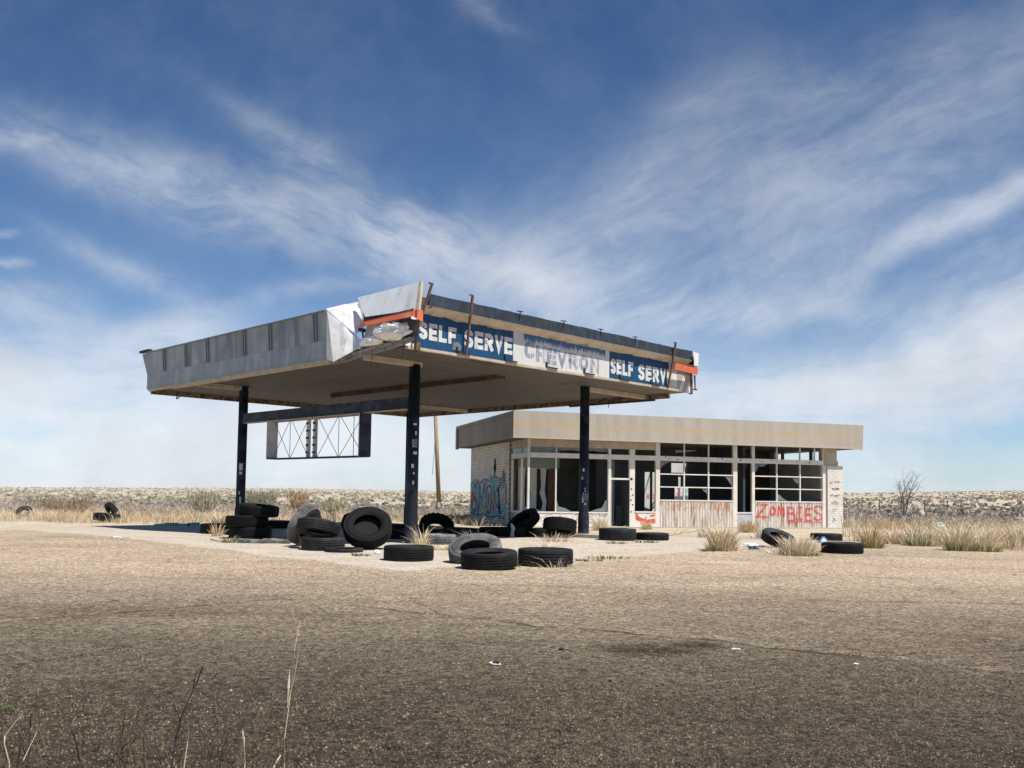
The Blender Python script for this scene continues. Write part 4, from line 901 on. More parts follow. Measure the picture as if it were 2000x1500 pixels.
# slate partition with openings, and the pale wall behind it under the broken roof
mb = MB()
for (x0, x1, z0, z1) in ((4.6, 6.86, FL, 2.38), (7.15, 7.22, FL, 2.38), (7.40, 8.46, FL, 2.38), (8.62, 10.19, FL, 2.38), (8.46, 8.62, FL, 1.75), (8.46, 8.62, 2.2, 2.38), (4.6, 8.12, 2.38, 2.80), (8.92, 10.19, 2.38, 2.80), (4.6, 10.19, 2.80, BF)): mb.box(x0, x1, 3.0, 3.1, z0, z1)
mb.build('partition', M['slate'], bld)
MB().box(5.6, 10.2, 5.15, 5.28, FL, BF).build('pale_inner_wall', paint('pale_inner_plaster', (.78, .76, .72), .8, .1, 2, spots=[((.4, .25, .15), .7, 2)]), bld)
TF = lambda s, t, d: (s, 5.15 - d, t)
mb = MB(); letters(mb, 'RED', 7.98, 8.45, 1.2, 1.42, .035, TF, .003); mb.build('graffiti', M['redpaint'], bld.children[-1])
MB().box(10.2, 10.3, .6, 9.2, FL, BF).build('partition', M['slate'], bld)
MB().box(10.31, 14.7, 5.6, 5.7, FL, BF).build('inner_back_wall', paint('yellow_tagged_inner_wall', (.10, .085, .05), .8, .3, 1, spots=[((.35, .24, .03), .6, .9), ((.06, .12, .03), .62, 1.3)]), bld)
for i in range(14):
    mb = MB(); x, y, z = U(6.5, 9.2), U(2.0, 4.2), U(3.0, 3.42); a = U(0, pi); l = U(.3, 1.1)
    mb.hexa([(x, y, z), (x + l * cos(a), y + l * sin(a), z + U(-.2, .1)), (x + l * cos(a), y + l * sin(a) + .06, z + .02), (x, y + .06, z)], [(x, y, z + .02), (x + l * cos(a), y + l * sin(a), z + .03), (x + l * cos(a), y + l * sin(a) + .06, z + .04), (x, y + .06, z + .03)]); mb.build('ceiling_debris', M['intwhite'], bld)
# a tagged board leaning inside the middle window
MB().box(7.12, 7.72, .72, .76, FL, 1.72).build('leaning_board', M['intwhite'], bld); lb_ = bld.children[-1]
TF = lambda s, t, d: (s, .72 - d, t)
mb = MB(); q = 0
fs_([(7.18, 1.28), (7.3, 1.6), (7.22, 1.7)], .05); fs_([(7.3, 1.26), (7.34, 1.5)], .05); fs_([(7.2, 1.45), (7.36, 1.62)], .04)
mb.build('graffiti', M['pinkbright'], lb_)
mb = MB(); q = 0
fs_([(7.5, 1.26), (7.66, 1.36), (7.52, 1.46), (7.66, 1.58), (7.5, 1.66)], .05); mb.build('graffiti', M['tealpaint'], lb_)

# ================================================================== TYRES
def tyre_mesh():
    Ro, Wd, Ri = .52, .138, .29; n = 72
    tread = [(.455, -Wd + .004), (.495, -Wd), (.512, -Wd + .012)]
    for g in (-.072, -.024, .024, .072): tread += [(Ro, g - .007), (Ro - .014, g - .005), (Ro - .014, g + .005), (Ro, g + .007)]
    tread += [(.512, Wd - .012), (.495, Wd), (.455, Wd - .004), (.44, Wd - .03), (.485, Wd - .04), (.488, 0), (.485, -Wd + .04), (.44, -Wd + .03)]
    side = [(.455, .134), (.43, .139), (.40, .142), (.36, .135), (.325, .118), (.305, .105), (.29, .100), (.287, .085), (.30, .078), (.34, .088), (.39, .105), (.44, .108)]
    def rev(P, sg=1):
        mb = MB(); m_ = len(P); vs = []
        for i in range(n):
            t = 2 * pi * i / n
            for r, z in P: vs.append((r * cos(t), r * sin(t), z * sg))
        fs = []
        for i in range(n):
            for j in range(m_):
                a = i * m_ + j; b = i * m_ + (j + 1) % m_; c = ((i + 1) % n) * m_ + (j + 1) % m_; d_ = ((i + 1) % n) * m_ + j
                fs.append((a, d_, c, b) if sg > 0 else (a, b, c, d_))
        return mb.add(vs, fs)
    return rev(tread), rev(side), rev(side, -1)
def tractor_mesh():
    mb = MB(); n = 80; vs = []; fs = []
    P = [(.50, -.2), (.60, -.17), (.62, 0), (.60, .17), (.50, .2), (.34, .15), (.32, .1), (.40, .12), (.55, .12), (.55, -.12), (.40, -.12), (.32, -.1), (.34, -.15)]
    m_ = len(P)
    for i in range(n):
        t = 2 * pi * i / n; k = .035 if i % 4 in (1, 2) else 0
        for j, (r, z) in enumerate(P): rr = r + (k if 1 <= j <= 3 else 0); vs.append((rr * cos(t), rr * sin(t), z))
    for i in range(n):
        for j in range(m_): fs.append((i * m_ + j, ((i + 1) % n) * m_ + j, ((i + 1) % n) * m_ + (j + 1) % m_, i * m_ + (j + 1) % m_))
    return mb.add(vs, fs)
PROTO = {}
def tyre_proto(matkey):
    if matkey not in PROTO:
        t, s, s_ = tyre_mesh(); root = empty('tyre'); t.build('tread', M[matkey], root); s.build('sidewall', M[matkey], root, True); s_.build('sidewall', M[matkey], root, True)
        PROTO[matkey] = [root, False]
    p = PROTO[matkey]
    if not p[1]: p[1] = True; return p[0]
    return copy_tree(p[0])
def place_tyre(label, u, v, tilt=0, yaw=0, spin=0, lift=0.0, sc=1.0, matkey='rubber', wsc=1.0, on=None, off=(0, 0)):
    """(u, v): photo point of the near lower edge where it meets the ground"""
    g = G(u, v) if on is None else Vector(on)
    o = tyre_proto(matkey); Rr, w = .52 * sc, .138 * sc * wsc; t = radians(tilt)
    o.rotation_mode = 'XYZ'
    if on is None:
        d = Vector((g.x, g.y, 0)).normalized(); ext = Rr * abs(cos(t)) + w * abs(sin(t))
        c = Vector((g.x, g.y, 0)) + d * (Rr if tilt < 5 else ext * .9)
    else: c = Vector((g.x, g.y, 0))
    c += Vector((off[0], off[1], 0))
    zc = terrain(c.x, c.y) + Rr * abs(sin(t)) + w * abs(cos(t)) + lift
    o.location = (c.x, c.y, zc); o.rotation_euler = Euler((0, 0, radians(spin))).to_matrix().to_euler()
    m = Matrix.Rotation(radians(yaw), 3, 'Z') @ Matrix.Rotation(t, 3, 'X') @ Matrix.Rotation(radians(spin), 3, 'Z')
    o.rotation_euler = m.to_euler(); o.scale = (sc, sc, sc * wsc)
    tag(o, label, 'tyre', 'old tyres dumped round the station'); return o
T = place_tyre
T('flat black tyre lying in front of the near canopy column', 798, 1097.5, spin=10, wsc=1.06)
T('black tyre lying tipped in front of the torn grey tyre', 955, 1115, tilt=4, yaw=-20, spin=40, sc=1.03, wsc=1.0)
T('dusty grey torn tyre leaning up behind the tipped black tyre, its opening showing', 928, 1103, tilt=24, yaw=-14, spin=5, lift=-.12, matkey='rubbergrey', sc=1.05)
T('large flat tyre filled with dry weeds on the sunlit concrete', 1065, 1108.5, spin=70, sc=1.06, wsc=1.12)
T('dusty flat tyre lying right behind the near canopy column', 853, 1064, spin=15, matkey='rubbergrey', wsc=.9, sc=1.0)
T('dusty grey tyre standing on edge, leaning right onto its neighbours', 592, 1068, tilt=66, yaw=-106, matkey='rubbergrey', spin=20, sc=1.0, wsc=1.05)
T('ribbed tyre resting askew on the flat tyre below it', 618, 1074, tilt=17, yaw=160, spin=30, lift=.21, off=(0, .10))
T('flat ribbed tyre lying below the askew one, left of the big upright tyre', 631, 1076.5, spin=12, sc=.98, wsc=1.1)
bt_ = T('biggest black tyre standing nearly upright, its round opening facing the road', 717, 1075, tilt=44, yaw=6, spin=3, sc=1.13, matkey='rubberdark')
q_ = MB().tube((0, 0, -.08), (0, 0, -.05), .33, .33, 40); q_.build('opening_shade', M['black'], bt_)  # added black disc, stands in for the shade inside the tyre's opening
T('dark tyre lying flat behind the near column and the big upright tyre', 762, 1053, spin=50, matkey='rubberdark')
T('dark tyre half hidden behind the big upright tyre', 700, 1052, tilt=30, yaw=40, spin=50, matkey='rubberdark')
T('dark tyre lying in the shade right of the jagged tractor tyre', 902, 1046, spin=30, matkey='rubberdark', wsc=.8)
T('dark tyre lying flat between the big upright tyre and the near column, farther back', 775, 1046, spin=30, matkey='rubberdark', wsc=1.1, sc=1.1)
T('dark tyre lying just right of the rounded tyre nearest the brick wall', 1004, 1049, spin=70, matkey='rubberdark', wsc=1.1)
T('worn thin tyre casing lying flat at the foot of the big upright tyre', 672, 1080, wsc=.35, sc=.85, matkey='rubber')
sb = G(489, 1053); d_ = Vector((sb.x, sb.y, 0)).normalized(); cst = Vector((sb.x, sb.y, 0)) + d_ * .52
T('bottom tyre of the stack round the left canopy column', 0, 0, on=cst, spin=5, wsc=1.05, matkey='rubberdark', sc=1.16)
T('middle tyre of the stack round the left canopy column', 0, 0, on=cst, off=(-.11, -.03), tilt=2.5, yaw=200, lift=.30, spin=25, wsc=1.0, matkey='rubberdark', sc=1.14)
T('top tyre of the stack round the left canopy column, sticking out to the right', 0, 0, on=cst, off=(.20, .05), tilt=6, yaw=70, lift=.60, spin=45, wsc=.95, matkey='rubberdark', sc=1.10)
T('dark tyre lying flat left of the stacked tyres', 428, 1043, spin=8, sc=1.12, matkey='rubberdark')
T('dark tyre lying behind the stack, seen to its right', 540, 1032.5, spin=8, sc=1.3, matkey='rubber', wsc=.8)
T('rounded dark tyre lying in the shade nearest the brick wall', 966, 1047, spin=8, sc=1.0, matkey='rubberdark')
T('dark tyre leaning on the row by the shop window, with a white rag beside it', 1022, 1048, tilt=38, yaw=-60, spin=8, sc=1.1, matkey='rubberdark')
T('tall dark tyre sitting left of the right hand column', 1093, 1051, tilt=14, yaw=160, spin=8, sc=1.05, lift=.05, wsc=1.35, matkey='rubberdark')
T('dark tyre lying flat under the tall tyre left of the right hand column', 1058, 1050, spin=8, sc=1.0, matkey='rubberdark')
gt = T('flat tyre with a smear of green paint beside the right hand column', 1206, 1056.5, spin=8, sc=1.12, wsc=1.15)
T('low tyre lying right of the green painted tyre', 1274, 1056, spin=8, sc=1.0, wsc=.8)
T('flat tyre with a blue and white carton in it, right of the pale grass tuft', 1645, 1082, spin=8, sc=1.0, wsc=.95)
T('tyre leaning up behind the pale grass tuft', 1520, 1070, tilt=22, yaw=30, spin=8, sc=.9, lift=-.05)
T('tyre half sunk in weeds behind the carton tyre', 1614, 1056, spin=8, sc=1.05, matkey='rubber', lift=-.05)
T('tyre lying in the dry grass far left of the canopy', 208, 1021, spin=8, sc=1.05, tilt=8, yaw=170)
T('tyre standing aslant just behind the one in the dry grass', 218, 1013, tilt=55, yaw=140, spin=8, sc=.8)
T('small dark tyre at the left edge, sunk in straw', 47, 1010, tilt=45, yaw=10, spin=8, sc=.72, lift=-.12)
tr = tractor_mesh().build('tractor_tyre', M['rubberdark'])
g = G(851, 1040); tr.location = (g.x, g.y + .35, g.z + .20); tr.rotation_euler = Euler((radians(36), 0, radians(16)))
tag(tr, 'jagged tractor tyre standing dark behind the near column', 'tyre', 'old tyres dumped round the station')
# green smear on one tyre
c = gt.location; mb = MB()
for i, (a0, a1) in enumerate(((-1.15, -.75), (-.65, -.5))):
    pts = []
    for k in range(9): t = a0 + (a1 - a0) * k / 8; pts.append((cos(t) * .43, sin(t) * .43))
    mb.ribbon(pts, .07, lambda x, y, d: (x, y, .148), 0)
o = mb.build('paint_smear', M['greenpaint'], gt)

# ================================================================== VEGETATION
def blades(mb, c, n, h, spread, w=.012, lean=.35, mi=0, hv=.35, mis=None):
    for _ in range(n):
        a = U(0, 2 * pi); r = spread * sqrt(R()); x, y = c[0] + r * cos(a), c[1] + r * sin(a); hh = h * U(1 - hv, 1 + hv * .5)
        la = a + U(-.9, .9); ln = lean * hh * U(.2, 1.2) * (.4 + r / max(spread, .01)); ww = w * U(.6, 1.3)
        pa = U(0, pi); px, py = cos(pa) * ww, sin(pa) * ww; z = c[2] - .02
        mx, my, mz = x + ln * .35 * cos(la), y + ln * .35 * sin(la), z + hh * .6
        tx, ty, tz = x + ln * cos(la), y + ln * sin(la), z + hh * U(.9, 1.0)
        m_ = random.choice(mis) if mis else mi
        mb.add([(x - px, y - py, z), (x + px, y + py, z), (mx + px * .7, my + py * .7, mz), (mx - px * .7, my - py * .7, mz), (tx, ty, tz)], [(0, 1, 2, 3), (3, 2, 4)], m_)
def tuft(label, u, v, h, spread, n=160, mats=('straw', 'palestraw'), green=0, lean=.5, name='grass_tuft', cat='grass tuft', group='dry grass tufts at the edge of the lot', w=.012):
    g = G(u, v); mb = MB()
    h *= .86
    blades(mb, (0, 0, 0), int(n * .85), h, spread * .62, w, lean * 1.25, mis=list(range(len(mats))), hv=.6)
    blades(mb, (0, 0, 0), n // 2, h * .55, spread * .9, w, lean * 1.8, mis=list(range(len(mats))), hv=.6)
    if green: blades(mb, (0, -spread * .4, 0), green, h * .38, spread * .9, w, .9, mi=len(mats))
    o = mb.build(name, [M[m] for m in mats] + [M['greenish']], loc=g); tag(o, label, cat, group); return o
tuft('big pale dry grass tuft left of the litter, in front of the lettered panel', 1410, 1075, .72, .42, 420, ('straw', 'palestraw', 'gold'), 50)
tuft('round pale straw tuft in front of the leaning tyre', 1556, 1084, .52, .55, 460, ('straw', 'palestraw'), 40)
tuft('golden tuft against the blue grey panel below the narrow opening', 1462, 1040, .72, .50, 320, ('gold', 'straw'))
tuft('small golden tuft just right of the doorway', 1262, 1034, .45, .32, 150, ('gold', 'straw'))
tuft('straw tuft leaning by the doorway, left of the green painted tyre', 1172, 1036, .75, .42, 220, ('straw', 'palestraw'))
tuft('wispy pale grass beside the litter, between the two pale tufts', 1500, 1052, .55, .7, 200, ('palestraw', 'greystraw'))
tuft('sparse grey weed clump in front of the stained corrugated panel', 1395, 1050, .40, .9, 220, ('greystraw', 'palestraw', 'sage'))
tuft('yellow green tuft right of the carton tyre', 1702, 1070, .75, .32, 220, ('straw', 'gold'), 90)
tuft('low green based tuft at the corner of the gravel', 1745, 1062, .5, .35, 170, ('straw', 'palestraw'), 90)
tuft('wide olive based tuft below the bare tree', 1795, 1066, .62, .55, 260, ('straw', 'palestraw', 'sage'), 150)
tuft('tall pale tuft with green foot, left of the two at the gravel edge', 1872, 1075, .85, .42, 260, ('palestraw', 'straw'), 130)
tuft('broad tuft with bright green foot at the gravel edge, right of the tall pale one', 1918, 1076, .62, .48, 260, ('straw', 'palestraw'), 170)
tuft('straw clump at the far right edge behind the white litter', 1988, 1062, .8, .5, 260, ('straw', 'palestraw'), 50)
tuft('tuft of straw in front of the flat tyre by the stack', 425, 1047, .5, .22, 60, ('straw', 'gold'))
tuft('small grey green weed left of the torn rubber strips', 447, 1060, .22, .22, 60, ('sage', 'greenish'), 0, 1.0)
tuft('dry stalks leaning against the near column', 822, 1066, .62, .22, 70, ('straw', 'palestraw'), 0, .7)
tuft('matted straw between the near column and the grey flat tyre', 862, 1073, .14, .5, 200, ('straw', 'palestraw'), 30, 1.6)
tuft('grey weeds growing behind the torn grey tyre', 925, 1062, .42, .5, 120, ('greystraw', 'sage'), 0, .8)
tuft('thin weeds along the shade line in front of the dark tyre row', 1080, 1057, .30, .75, 90, ('greystraw', 'straw'), 0, .9)
wt = G(1065, 1088)
o = tuft('dry weeds growing up out of the large flat tyre', 1065, 1088, .38, .26, 120, ('greystraw', 'straw'), 0, 1.2, group='weeds among the tyres')
o = tuft('curling dead weed in front of the large flat tyre', 1085, 1109, .28, .42, 46, ('palestraw', 'greystraw'), 0, 1.8, group='weeds among the tyres', w=.008)
tuft('straw tuft at the foot of the brick wall', 925, 1026, .55, .4, 140, ('straw', 'greystraw'))
tuft('tall seed stalks beside the brick pier', 1662, 1048, 1.5, .5, 40, ('palestraw', 'straw'), 0, .15)
for lb, u, v, s, n in (('green weed patch under the round pale tuft', 1568, 1085, .42, 110), ('small green weed left of the big pale tuft', 1382, 1077, .2, 50), ('green weed patch at the low tyre', 1262, 1060, .35, 90),
                 ('thin green weeds on the gravel right of the weed filled tyre', 1180, 1091, .55, 60), ('green weed by the edge of the concrete', 1150, 1096, .3, 40), ('green weed between the tipped tyre and the weed filled tyre', 1003, 1107, .12, 40),
                 ('tiny green weed at the left edge of the road', 8, 1388, .10, 40), ('green sprig on the gravel left of the oil stain', 693, 1385, .03, 10), ('green weeds below the green painted tyre', 1205, 1062, .3, 60), ('small weed in front of the torn tyre casing', 708, 1086, .2, 40)):
    g = G(u, v); mb = MB(); blades(mb, (0, 0, 0), n, .10 if s > .1 else .05, s, .014 if s > .1 else .006, 1.0)
    mb.v = [(x * 1.0, y * .6, z) for x, y, z in mb.v]
    tag(mb.build('green_weed', M['green'], loc=g), lb, 'weed', 'green weeds on the gravel')
for lb, x0, n in (('few dry weeds sprouting along the crack left of the flattened can', -2.2, 26), ('sparse dry weeds along the crack near the middle of the road', .35, 22), ('thin weeds along the crack right of the oil stain', 2.7, 26)):
    mb = MB(); c0 = Vector((x0, 10.05 - .58 * x0, 0))
    for k in range(n):
        dx = U(-.55, .55); blades(mb, (dx, -.58 * dx + U(-.05, .05), 0), 2, .05, .02, .003, .8, mis=[0, 1])
    tag(mb.build('crack_weed', [M['greystraw'], M['greenish']], loc=c0), lb, 'weed', 'dry weeds along the road crack')
# bushes
def bush(label, u, v, h, wd, mats, n=700, name='sagebrush', group='bushes beyond the lot'):
    g = G(u, v); mb = MB(); st = MB()
    for k in range(9): a = U(0, 2 * pi); st.tube((0, 0, -.05), (cos(a) * wd * .35, sin(a) * wd * .35, h * U(.4, .7)), .02, .006, 5, False)
    for _ in range(n):
        a = U(0, 2 * pi); q = R() ** .8; zz = h * .85 * q * U(.7, 1); r = wd * .5 * sqrt(R()) * (.35 + .75 * q); x, y = r * cos(a) * 1.1, r * sin(a)
        l = U(.12, .38); ax = .5 * x / max(wd, .1) + U(-.3, .3); ay = U(-.4, .4); w = U(.008, .022)
        mb.add([(x - w, y, zz), (x + w, y, zz), (x + l * ax, y + l * ay, zz + l)], [(0, 1, 2)], random.randrange(len(mats)))
    root = empty(name, g); tag(root, label, 'bush', group)
    mb.build('foliage', [M[m] for m in mats], root); st.build('stem', M['twig'], root)
bush('tall grey green bush left of the stacked tyres, beyond the tarp', 397, 1008, 1.5, 1.6, ('sage', 'sage', 'greystraw', 'straw'), 1100)
bush('grey green bush just right of the left canopy column', 512, 1006, 1.6, 1.7, ('sage', 'sage', 'darksage'), 1100)
bush('smaller grey green bush beside the one right of the left column', 490, 1004, 1.5, 1.1, ('sage', 'greystraw'), 600)
bush('russet dry bush far behind the leaning tyres', 580, 1002, 1.7, 1.5, ('rustbush', 'rustbush', 'gold'), 800, 'dry_bush')
bush('low russet brown bush in the grass at the far left', 128, 1007, 1.0, 3.0, ('rustbush', 'darksage', 'rustbush'), 1200, 'dry_bush')
bush('yellow green bush between the leaning tyres and the big tyre', 648, 1008, 1.0, 1.3, ('greenish', 'sage', 'straw'), 600)
# bare tree
def bare_tree():
    g = G(1765, 1012); root = empty('bare_tree', g); tag(root, 'small leafless tree standing alone in the grass right of the shop', 'tree')
    tr = MB(); cr = MB()
    def grow(mb, p, d, l, r, k):
        q = p + d * l; mb.tube(p, q, r, r * .72, 6 if k < 3 else 4, False)
        if k >= 6 or r < .006: return
        for i in range(2 if k else 3):
            nd = (d + Vector((U(-1, 1), U(-1, 1), U(-.35, .6))) * (.55 + .08 * k)).normalized()
            grow(cr, q, nd, l * U(.62, .85), r * U(.5, .66), k + 1)
        if k > 0 and R() < .6: grow(cr, p + d * l * .6, (d + Vector((U(-1, 1), U(-1, 1), U(-.2, .5)))).normalized(), l * .5, r * .4, k + 2)
    grow(tr, Vector((0, 0, -.1)), Vector((.03, 0, 1)).normalized(), .95, .085, 0)
    grow(tr, Vector((.06, 0, -.1)), Vector((.22, .05, 1)).normalized(), 1.15, .06, 0)
    tr.build('trunk', M['barkgrey'], root); cr.build('crown', M['barkgrey'], root)
bare_tree()
# dry grass band and desert scrub: uncountable
def outside(x, y):
    p = Vector((x / BK - BX, y / BK - BY, 0)); a, b = p.dot(BA), p.dot(BB)
    if -.6 < a < 15.4 and -9 < b < 10.2: return False
    p = Vector((x - NX, y - NY, 0)); a, b = p.dot(CA), p.dot(CB)
    if -3.5 < a < 13.5 and -7 < b < 17.5: return False
    return True
mb = MB(); cnt = 0
while cnt < 3700:
    t = U(-.68, .68); y = 25 + (62 - 25) * (R() ** 1.15); x = t * y
    lim = 37.0 + 1.5 * mnoise.noise(Vector((x * .3, 0, 5))) if x < 4 else (33 if x < 12 else 24.6 + .9 * mnoise.noise(Vector((x * .4, 1, 5))) + max(0, 15 - x) * 1.5)
    if y < lim or not outside(x, y): continue
    if mnoise.noise(Vector((x * .16, y * .16, 9))) < U(-.75, .1) : continue
    cnt += 1
    dn = mnoise.noise(Vector((x * .09, y * .09, 20)))
    if 42 < y < 50 and x > 12 and R() < .5: mis = [2, 2, 0]; h = U(.3, .5)
    elif y > 47 and R() < .75: mis = [3, 3, 2]; h = U(.25, .5)
    else:
     mis = [0, 1] if dn > -.1 else [0, 2, 3]
     h = U(.25, .62) if x > 8 else U(.22, .5)
    blades(mb, (x, y, terrain(x, y)), 17, h, U(.15, .45), .010, .8, mis=mis, hv=.6)
tag(mb.build('grass', [M['straw'], M['palestraw'], M['gold'], M['greystraw']]), 'dry straw coloured grass growing round the lot and behind the shop', 'grass', kind='stuff')
mb = MB(); cnt = 0
while cnt < 10500:
    t = U(-.72, .72)
    y = 47 + 36 * R() if R() < .22 else 60 * (7.2 ** R())
    x = t * y; r = hypot(x, y)
    if r > 436: continue
    pn = mnoise.noise(Vector((x * .02, y * .03, 9))) + .5 * mnoise.noise(Vector((x * .09, y * .06, 2)))
    if pn < U(-.9, .15): continue
    cnt += 1; z = terrain(x, y); s = U(.14, .40); wd = s * U(1.2, 2.8)
    mi = random.choices([0, 1, 2], [.40, .48, .12])[0]
    if r < 82:
        mi = random.choices([0, 1, 2], [.10, .08, .82])[0]; s = U(.12, .34)
    if r > 220: s *= .8
    if r > 120 and mi == 0: mi = 3
    ph = U(0, pi)
    for i in range(6):
        a = ph + pi * i / 6 + U(-.4, .4); dx, dy = cos(a) * wd * U(.25, .5), sin(a) * wd * U(.25, .5); ox, oy = U(-.3, .3) * wd, U(-.3, .3) * wd
        mb.add([(x + ox - dx, y + oy - dy, z - .04), (x + ox + dx, y + oy + dy, z - .04), (x + ox + dx * U(.3, 1), y + oy + dy * U(.3, 1), z + s * U(.35, .8)), (x + ox + dx * U(-.4, .4), y + oy, z + s * U(.7, 1)), (x + ox - dx * U(.3, 1), y + oy - dy * U(.3, 1), z + s * U(.35, .8))], [(0, 1, 2, 3, 4)], mi)
tag(mb.build('scrub', [M['darksage'], paint('pale_scrub', (.51, .455, .35), .9, .15, 1, spec=.1), M['greystraw'], paint('far_sage', (.37, .345, .27), .9, .2, .3, spec=.1)]), 'low sage and straw scrub dotted over the desert to the skyline', 'scrub', kind='stuff')

mb = MB(); mb_n = 0
while mb_n < 48000:
    y = 4.0 + 5.2 * R() ** 1.3; x = U(-.64, .64) * y
    if R() < (y - 6.2) / 3.0 or mnoise.noise(Vector((x * .8, y * .8, 4))) < U(-.8, .5): continue
    mb_n += 1; s_ = U(.0035, .0085) * (1 + .5 * (R() < .06)) * (.8 + y * .05); z = terrain(x, y); a = U(0, pi); h_ = s_ * U(.7, 1.4); e_ = U(.6, 1)
    c_, q_ = cos(a) * s_, sin(a) * s_
    mb.add([(x + c_, y + q_, z), (x - q_ * e_, y + c_ * e_, z), (x - c_, y - q_, z), (x + q_ * e_, y - c_ * e_, z), (x + c_ * U(-.3, .3), y + U(-.3, .3) * s_, z + h_)], [(0, 1, 4), (1, 2, 4), (2, 3, 4), (3, 0, 4)], random.choices([0, 1, 2, 3], [.48, .20, .31, .01])[0])
tag(mb.build('gravel', [paint('brown_chip', (.125, .097, .066), .9, .3, 9, spec=.1), paint('tan_chip', (.23, .183, .125), .9, .3, 9, spec=.1), paint('dark_chip', (.062, .05, .037), .9, .3, 9, spec=.1), paint('pale_chip', (.34, .30, .25), .9, .3, 9, spec=.1)]), 'loose brown and pale stone chips scattered over the road surface', 'gravel', kind='stuff')
# foreground stalks at the road edge
def stalk(label, pts_uv, Y, r, mat, head=None, branches=(), name='dry_stalk'):
    """a stem in the plane Y metres ahead, its points read off the view"""
    def at(u, v): d = ray(u, v); t = Y / d.y; return Vector((d.x * t, Y, EYE + d.z * t))
    P = [at(*p) for p in pts_uv]; base = Vector((P[0].x, Y, terrain(P[0].x, Y) - .02)); P = [base] + [p + Vector((0, U(-.03, .03), 0)) for p in P]
    mb = MB(); n = len(P)
    for i, (a, b) in enumerate(zip(P, P[1:])): mb.tube(a - base, b - base, r * (1 - .7 * i / n), r * (1 - .7 * (i + 1) / n), 5, False)
    for br in branches:
        Q = [at(*p) + Vector((0, U(-.05, .05), 0)) for p in br]
        for a, b in zip(Q, Q[1:]): mb.tube(a - base, b - base, r * .5, r * .3, 4, False)
    root = mb.build(name, M[mat], loc=base)
    tag(root, label, 'dry plant', 'dry stalks along the near edge of the road')
    if head:
        h0, h1, w = head; a, b = at(*h0) - base, at(*h1) - base; m_ = a.lerp(b, .45)
        MB().tube(a, m_, .002, w, 6, False).tube(m_, b, w, .001, 6, False).build('seed_head', M['palestraw'], root, True)
    return root
stalk('tall pale grass stalk with seed heads, standing alone', [(553, 1495), (558, 1440), (566, 1350), (577, 1270), (584, 1215)], 4.35, .0028, 'straw', ((561, 1372), (566, 1308), .008), [[(563, 1380), (572, 1330), (580, 1270), (583, 1258)]])
stalk('short pale grass stalk with a seed head right of the dead weeds', [(475, 1495), (477, 1440), (482, 1420)], 4.3, .0035, 'straw', ((477, 1460), (474, 1424), .007))
stalk('dark dead weed with branching stem, tallest of the dead weeds', [(336, 1495), (345, 1430), (358, 1390), (385, 1330), (400, 1300)], 4.3, .006, 'twig', None, [[(352, 1408), (378, 1370), (408, 1330), (430, 1312)], [(350, 1410), (346, 1370), (348, 1345)], [(358, 1390), (370, 1350), (380, 1318)]], 'dead_weed')
stalk('straight dark twig left of the branching dead weed', [(284, 1495), (285, 1440), (286, 1392)], 4.25, .004, 'twig', None, [], 'dead_weed')
stalk('forked brown weed with its fork bent left', [(240, 1490), (228, 1470), (215, 1440), (195, 1405), (188, 1385)], 4.3, .005, 'twig', None, [[(228, 1470), (262, 1440), (300, 1415), (310, 1408)], [(238, 1462), (243, 1430), (250, 1405)]], 'dead_weed')
stalk('brown weed with a kinked stem near the left corner', [(150, 1490), (151, 1450), (146, 1425), (120, 1395), (113, 1370)], 4.3, .005, 'twig', None, [[(151, 1450), (155, 1420), (157, 1400)]], 'dead_weed')
stalk('dark wavy twig at the left corner', [(36, 1495), (45, 1455), (58, 1420), (66, 1392)], 4.25, .005, 'twig', None, [[(50, 1440), (40, 1425)], [(40, 1470), (24, 1452)]], 'dead_weed')
stalk('bent yellow grass blade at the left edge', [(20, 1490), (14, 1450), (8, 1438), (28, 1410), (42, 1394)], 4.25, .004, 'straw', None, [[(55, 1480), (66, 1430), (74, 1404)]])
stalk('pale grass blade behind the tallest dead weed', [(358, 1495), (363, 1450), (369, 1412)], 4.35, .004, 'straw')
stalk('thin dark weed right of the tallest dead weed', [(432, 1492), (438, 1460), (450, 1430), (470, 1405)], 4.3, .004, 'twig', None, [[(438, 1460), (434, 1430), (440, 1420)]], 'dead_weed')
stalk('short pale blade left of the alone standing stalk', [(537, 1498), (543, 1484), (546, 1478)], 4.4, .006, 'straw')
stalk('thin twig beside the short seed head stalk', [(412, 1492), (416, 1466), (420, 1446)], 4.3, .003, 'twig', None, [], 'dead_weed')
# low dead litter of stems at the corner
mb = MB()
for i in range(150):
    x, y = U(-2.9, -.95), U(4.2, 4.9); a = U(-.5, .5); l = U(.12, .42) * (1 - .35 * (x > -1.5)); z = terrain(x, y); m_ = random.choices([0, 1, 2], [.5, .2, .3])[0]; p0 = Vector((x, y, z - .02)); d_ = Vector((sin(a), U(-.2, .2), cos(a)))
    p1 = p0 + d_ * l * .55; p2 = p1 + (d_ + Vector((U(-.4, .4), 0, 0))).normalized() * l * .45
    mb.tube(p0, p1, .0026, .0018, 4, False, m_).tube(p1, p2, .0018, .0008, 4, False, m_)
    for k in range(random.randrange(4)): q_ = p0.lerp(p2, U(.3, .8)); mb.tube(q_, q_ + Vector((U(-.12, .12), U(-.04, .04), U(.03, .14))), .0013, .0006, 4, False, m_)
tag(mb.build('dead_stems', [M['twig'], M['twig'], paint('brown_dead_stem', (.20, .14, .08), .9)]), 'tangle of thin dead stems along the near left road edge', 'dead stems', kind='stuff')

